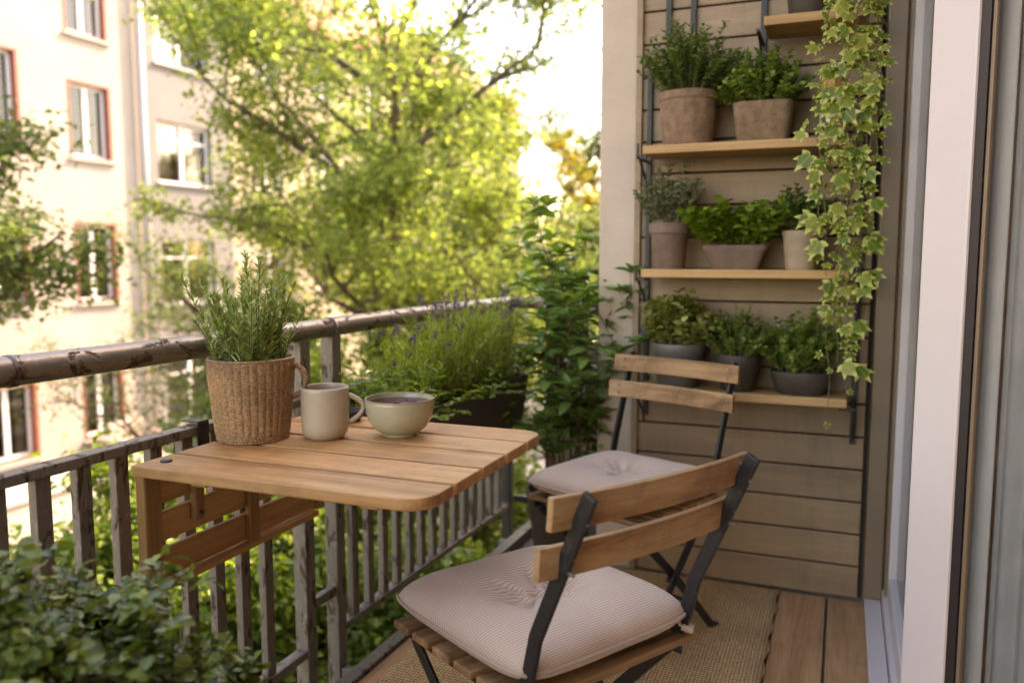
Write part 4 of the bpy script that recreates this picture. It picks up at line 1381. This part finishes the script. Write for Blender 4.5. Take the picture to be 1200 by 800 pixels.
# ================================================================== FOREGROUND BUSH
fb = thing('balcony_bush', (-1.02, .76, 0), 'dark leafy bush in a pot in the near corner of the balcony', 'potted plant')
zs = pot(fb, [(.13, 0), (.135, .004), (.17, .30), (.178, .315), (.178, .335)], .012, 'terra_brown')
r_ = np.random.default_rng(15)
Lf = Leaves(); St = MB()
def bush_branch(p, d, L, r0, lvl):
    n = 6; pts = [p]; dd = d.copy()
    for i in range(n):
        dd = norm((dd + r_.normal(0, .13, 3) + np.array([0, 0, .02]))[None])[0]; pts.append(pts[-1] + dd * L / n)
    P_ = np.array(pts)
    St.tube([tuple(x) for x in pts], list(np.linspace(r0, r0 * .4, n + 1)), 5, cap=False)
    if lvl < 3:
        for k in range((6, 5, 3)[lvl]):
            i = r_.integers(2, n + 1); v = norm((dd * .5 + r_.normal(0, .75, 3) + np.array([0, 0, .15]))[None])[0]
            bush_branch(P_[i], v, L * r_.uniform(.5, .7), r0 * .55, lvl + 1)
    if lvl >= 1:
        m_ = (0, 16, 18, 18)[lvl]; i = r_.integers(1, n + 1, m_)
        az = r_.uniform(0, 6.28, m_); side = np.stack([np.cos(az), np.sin(az), r_.uniform(-.3, .6, m_)], 1)
        sz = r_.uniform(.015, .029, m_)
        Lf.add(P_[i] + r_.normal(0, .008, (m_, 3)), side, np.array([0, 0, 1.0]) + r_.normal(0, .45, (m_, 3)), sz, sz * .72)
for i in range(17):
    a = r_.uniform(0, 6.28); q = r_.uniform(.1, .85)
    bush_branch(np.array([.06 * math.cos(a), .06 * math.sin(a), zs]), norm(np.array([[math.cos(a) * q, math.sin(a) * q, 1.0]]))[0], r_.uniform(.18, .28), .006, 0)
St.build('stems', M['woodstem'], fb)
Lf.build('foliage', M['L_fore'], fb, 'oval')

# ================================================================== TREES
def tree(name, base, ztop_trunk, crown_r, crown_h, mat, label, cat='tree', n1=7, leaf=.07, per=100, seed=1, lean=(0, 0), r0=.11, low=.0, group='trees and shrubs in front of the balcony', lv=(7, 5, 4, 3), sphere=.25, flat=1.0, trunk_mat='bark', tpl='simple'):
    r_ = np.random.default_rng(seed)
    t = thing(name, base, label, cat, group)
    Tm = MB(); Lf = Leaves()
    hz = ztop_trunk - base[2]
    n = 12; tp = []
    for i in range(n + 1):
        s = i / n; tp.append(np.array([lean[0] * s + .05 * math.sin(s * 5 + seed), lean[1] * s + .05 * math.cos(s * 4 + seed), hz * s]))
    Tm.tube([tuple(x) for x in tp], list(np.linspace(r0 * 1.25, r0 * .45, n + 1)), 10)
    tp = np.array(tp); tips = []
    def br(p, d, L, rad, lvl):
        k = 6; pts = [p]; dd = d.copy()
        for i in range(k):
            dd = norm((dd + r_.normal(0, .13, 3) + np.array([0, 0, .06 if lvl < 2 else -.01]))[None])[0]
            pts.append(pts[-1] + dd * L / k)
        P_ = np.array(pts)
        Tm.tube([tuple(x) for x in pts], list(np.linspace(rad, rad * .45, k + 1)), 6 if lvl < 2 else 4, cap=False)
        if lvl < 3:
            for j in range(lv[lvl + 1]):
                i = r_.integers(2, k + 1)
                v = norm((dd * .8 + r_.normal(0, .62, 3) * np.array([1, 1, flat * .8]) + np.array([0, 0, .12]))[None])[0]
                br(P_[i], v, L * r_.uniform(.48, .68), rad * .5, lvl + 1)
        if lvl >= 2: tips.append(P_)
    for j in range(lv[0]):
        s = low + (1 - low) * (j + .7) / lv[0]
        i = min(n, int(round(s * n)))
        a = j * 2.4 + r_.uniform(-.4, .4)
        up = .25 + .9 * (s - low) / (1 - low + 1e-6)
        d = norm(np.array([[math.cos(a), math.sin(a), up]]))[0]
        br(tp[i], d, crown_r * r_.uniform(.62, .85) * (1.0 if up < .9 else crown_h), r0 * .42, 0)
    for P_ in tips:
        i = r_.integers(1, len(P_), per); fr = r_.uniform(0, 1, per)[:, None]
        q = P_[i - 1] * (1 - fr) + P_[i] * fr + r_.normal(0, sphere * .35, (per, 3)) * np.array([1, 1, .6])
        d = rand_dirs(per) ; d[:, 2] = d[:, 2] * .5 - .25
        nrm = np.array([0, 0, 1.0]) + r_.normal(0, .55, (per, 3))
        sz = r_.uniform(.65, 1.2, per) * leaf
        Lf.add(q, d, nrm, sz, sz * .62)
    Tm.build('trunk', M[trunk_mat], t, smooth=True)
    Lf.build('crown', M[mat], t, tpl)
    return t

tree('street_tree', (-4.85, 8.4, GZ), 3.6, 3.0, 1.0, 'L_tree', 'large yellow-green tree with forked dark trunk above the handrail', n1=9, leaf=.082, per=44, seed=3, r0=.10, low=.48, lv=(14, 5, 4, 3), sphere=.34)
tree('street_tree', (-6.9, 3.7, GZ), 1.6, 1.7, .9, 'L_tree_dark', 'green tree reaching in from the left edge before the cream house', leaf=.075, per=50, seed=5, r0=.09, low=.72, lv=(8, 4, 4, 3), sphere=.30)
tree('street_tree', (-2.75, 11.9, GZ), 6.0, 2.9, 1.0, 'L_tree_yellow', 'slender yellow-leaved tree against the sky beside the pillar', leaf=.085, per=26, seed=7, r0=.08, low=.62, lv=(9, 4, 3, 3), sphere=.40)
tree('street_tree', (-7.2, 14.0, GZ), 1.5, 2.9, 1.0, 'L_tree', 'broad low tree behind the large street tree', leaf=.11, per=46, seed=9, r0=.13, low=.35, lv=(10, 5, 4, 3), sphere=.45)
tree('street_tree', (-6.6, 25, GZ), 2.3, 3.2, 1.0, 'L_tree_yellow', 'far yellow-green tree low in the gap left of the pillar', leaf=.14, per=40, seed=10, r0=.14, low=.35, lv=(10, 5, 4, 3), sphere=.5)
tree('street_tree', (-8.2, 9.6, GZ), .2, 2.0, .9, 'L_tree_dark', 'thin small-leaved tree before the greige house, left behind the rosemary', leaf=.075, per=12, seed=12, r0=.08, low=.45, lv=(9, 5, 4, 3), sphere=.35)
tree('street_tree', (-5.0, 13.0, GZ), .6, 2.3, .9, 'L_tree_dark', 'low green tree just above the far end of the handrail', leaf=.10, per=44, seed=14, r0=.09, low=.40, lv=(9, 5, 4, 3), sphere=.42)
# shrubs right outside the railing, seen between the bars
for i, (x_, y_, zt, cr, sd_, lab) in enumerate((
        (-2.9, 1.9, -.95, 1.05, 31, 'leafy shrub seen through the bars under the table'),
        (-2.7, 3.7, -1.25, 1.05, 32, 'leafy shrub seen through the bars right of the table'),
        (-2.6, 5.6, -1.3, 1.15, 33, 'leafy shrub behind the far railing corner'),
        (-4.3, 3.4, -1.5, 1.30, 34, 'second-row shrub farther out below the handrail'),
        (-4.6, 6.2, -.6, 1.4, 35, 'taller rear shrub below the large street tree'))):
    tree('garden_shrub', (x_, y_, GZ), zt, cr, 1.0, 'L_hedge', lab, 'shrub', leaf=.062, per=46, seed=sd_, r0=.05, low=.62, lv=(11, 5, 4, 3), sphere=.22, tpl='oval')

# ================================================================== HOUSES ACROSS THE STREET
def window(parent, xf, y0, y1, z0, z1, casing, style=0, seed=0):
    r_ = random.Random(seed)
    xw = xf - .17
    m_ = MB(); t_ = .07
    if casing:
        m_.mi = 0
        m_.box(xw - .02, xf + .012, y1 - .075, y1, z0, z1); m_.box(xw - .02, xf + .012, y0, y0 + .05, z0, z1)
        m_.box(xw - .02, xf + .010, y0 + .05, y1 - .075, z1 - .05, z1); m_.box(xw - .02, xf + .03, y0 + .05, y1 - .075, z0, z0 + .045)
    a0, a1, b0, b1 = y0 + (.05 if casing else .0), y1 - (.075 if casing else 0), z0 + (.045 if casing else 0), z1 - (.05 if casing else 0)
    s_ = MB()
    s_.box(xw - .03, xw + .03, a0, a0 + t_, b0, b1); s_.box(xw - .03, xw + .03, a1 - t_, a1, b0, b1)
    s_.box(xw - .03, xw + .03, a0 + t_, a1 - t_, b0, b0 + t_); s_.box(xw - .03, xw + .03, a0 + t_, a1 - t_, b1 - t_, b1)
    mid = (a0 + a1) / 2
    s_.box(xw - .028, xw + .035, mid - .055, mid + .055, b0 + t_, b1 - t_)
    if style: s_.box(xw - .027, xw + .028, a0 + t_, a1 - t_, b0 + (b1 - b0) * .70, b0 + (b1 - b0) * .70 + .05)
    w_ = s_.build('window', M['white_sash'], parent, world=True)
    off = tuple(-c for c in parent.location)
    if casing:
        c_ = m_.build('casing', M['redbrown'], w_); c_.location = off
    g_ = MB(); g_.box(xw - .012, xw - .006, a0 + t_, a1 - t_, b0 + t_, b1 - t_); g_.build('pane', M['glass_far'], w_).location = off
    k_ = MB(); wd = (a1 - a0) * r_.uniform(.18, .36)
    if r_.random() < .8: k_.box(xw - .10, xw - .09, a0, a0 + wd, b0, b1)
    k_.box(xw - .10, xw - .09, a1 - wd * r_.uniform(.5, 1), a1, b0, b1)
    k_.build('curtain', M['net'], w_).location = off
    d_ = MB(); d_.box(xw - .50, xw - .45, y0, y1, z0, z1); d_.build('room', M['unlit_room_sheet'], w_).location = off  # dark sheet: the unlit depth of the interior is put into its colour
    l_ = MB(); l_.box(xw + .03, xf + .09, y0 - .06, y1 + .06, z0 - .055, z0 - .002); l_.build('sill', M['sill'], w_, bevel=.008).location = off


def house(name, label, xf, y0, y1, z1, mat, wins, casing, style=0):
    h = thing(name, (xf - 3, (y0 + y1) / 2, GZ), label, 'house', 'houses across the street')
    ys = sorted({y0, y1} | {w_[0] for w_ in wins} | {w_[1] for w_ in wins})
    zs_ = sorted({GZ, z1} | {w_[2] for w_ in wins} | {w_[3] for w_ in wins})
    m_ = MB()
    def hole(a, b, c, d):
        return any(w_[0] - 1e-6 <= a and b <= w_[1] + 1e-6 and w_[2] - 1e-6 <= c and d <= w_[3] + 1e-6 for w_ in wins)
    for i in range(len(ys) - 1):
        for j in range(len(zs_) - 1):
            a, b, c, d = ys[i], ys[i + 1], zs_[j], zs_[j + 1]
            if not hole(a, b, c, d): m_.add([(xf, a, c), (xf, b, c), (xf, b, d), (xf, a, d)], [(0, 1, 2, 3)])
    for (a, b, c, d) in wins:
        e = xf - .35
        m_.add([(xf, a, c), (xf, b, c), (xf, b, d), (xf, a, d), (e, a, c), (e, b, c), (e, b, d), (e, a, d)],
               [(0, 4, 5, 1), (1, 5, 6, 2), (2, 6, 7, 3), (3, 7, 4, 0)])
    m_.add([(xf, y0, GZ), (xf - 9, y0, GZ), (xf - 9, y1, GZ), (xf, y1, GZ), (xf, y0, z1), (xf - 9, y0, z1), (xf - 9, y1, z1), (xf, y1, z1)],
           [(0, 4, 5, 1), (1, 5, 6, 2), (2, 6, 7, 3), (4, 7, 6, 5)])
    m_.build('wall', mat, h, world=True)
    for k, (a, b, c, d) in enumerate(wins):
        window(h, xf, a, b, c, d, casing, style, seed=int(a * 7 + c * 13))
    return h

rowsA = [(6.05, 7.75), (3.35, 5.06), (.11, 1.94), (-3.02, -1.42)]
winsA = [(13.68, 14.84, a, b) for (a, b) in rowsA] + [(y, y + 1.25, a, b) for y in (11.28, 8.3, 5.3, 2.2) for (a, b) in ((6.75, 8.6), (3.55, 5.42), (.11, 1.74), (-3.12, -1.47))]
hA = house('town_house', 'cream rendered house with red-brown window casings', -16.0, -8, 15.62, 12, M['fac_cream'], winsA, True)
mb = MB(); mb.box(-15.995, -15.90, -8, 15.5, -3.75, -3.62); mb.build('plinth_band', M['sill'], hA, world=True)
rowsB = [(5.95, 7.55), (3.02, 4.56), (-.05, 1.60), (-3.2, -1.34)]
winsB = [(16.22, 18.12, a, b) for (a, b) in rowsB]
hB = house('town_house', 'narrow greige house with wide white windows beside the drainpipe', -16.0, 15.62, 18.9, 12, M['fac_grey'], winsB, False, 1)
mb = MB(); mb.tube([(-15.86, 15.66, GZ), (-15.86, 15.66, 12)], .085, 14); mb.build('drainpipe', M['zinc'], hB, smooth=True, world=True)
winsC = [(y, y + 1.2, a, b) for y in np.arange(20.0, 40, 2.9) for (a, b) in ((6.1, 7.6), (3.1, 4.7), (.1, 1.7), (-3.1, -1.4))]
hC = house('town_house', 'peach rendered house with tiled roof behind the street trees', -16.0, 18.9, 41, 8.2, M['fac_peach'], winsC, False, 1)
mb = MB()
mb.add([(-15.6, 18.9, 8.15), (-15.6, 41.2, 8.15), (-20.5, 41.2, 12.0), (-20.5, 18.9, 12.0), (-25.4, 18.9, 8.15), (-25.4, 41.2, 8.15),
        (-15.6, 18.9, 8.35), (-15.6, 41.2, 8.35), (-20.5, 41.2, 12.2), (-20.5, 18.9, 12.2), (-25.4, 18.9, 8.35), (-25.4, 41.2, 8.35)],
       [(0, 1, 7, 6), (6, 7, 8, 9), (9, 8, 11, 10), (0, 3, 2, 1), (3, 4, 5, 2), (1, 2, 8, 7), (2, 5, 11, 8), (0, 6, 9, 3), (3, 9, 10, 4), (4, 10, 11, 5)])
mb.build('roof', M['rooftile'], hC, world=True)
# pale terrace wall and armchair-like seat in front of the cream house
pw = thing('terrace_wall', (-14.6, 14.2, GZ), 'low pale terrace wall in front of the cream house', 'wall')
mb = MB(); mb.box(-14.7, -14.5, 8, 15.4, GZ, -3.55); mb.build('wall', M['sill'], pw, bevel=.02, world=True)
mb = MB(); mb.box(-14.76, -14.44, 8, 15.4, -3.548, -3.48); mb.build('coping', M['paving'], pw, bevel=.015, world=True)
gb = thing('garden_armchair', (-15.2, 14.6, GZ), 'pale garden seat on the terrace under the cream house window', 'seat')
mb = MB(); mb.box(-15.5, -14.9, 13.9, 14.9, -3.48, -3.2); mb.build('seat_block', M['net'], gb, bevel=.04, world=True)
mb = MB(); mb.box(-15.62, -15.505, 13.9, 14.9, -3.48, -2.65); mb.build('backrest', M['net'], gb, bevel=.04, world=True)
for (a, b) in ((13.72, 13.895), (14.905, 15.08)):
    mb = MB(); mb.box(-15.62, -14.9, a, b, -3.48, -2.95); mb.build('armrest', M['net'], gb, bevel=.04, world=True)
mb = MB(); mb.box(-15.95, -14.705, 8, 15.4, GZ, -3.50); tag(mb.build('terrace', M['paving']), kind='structure')
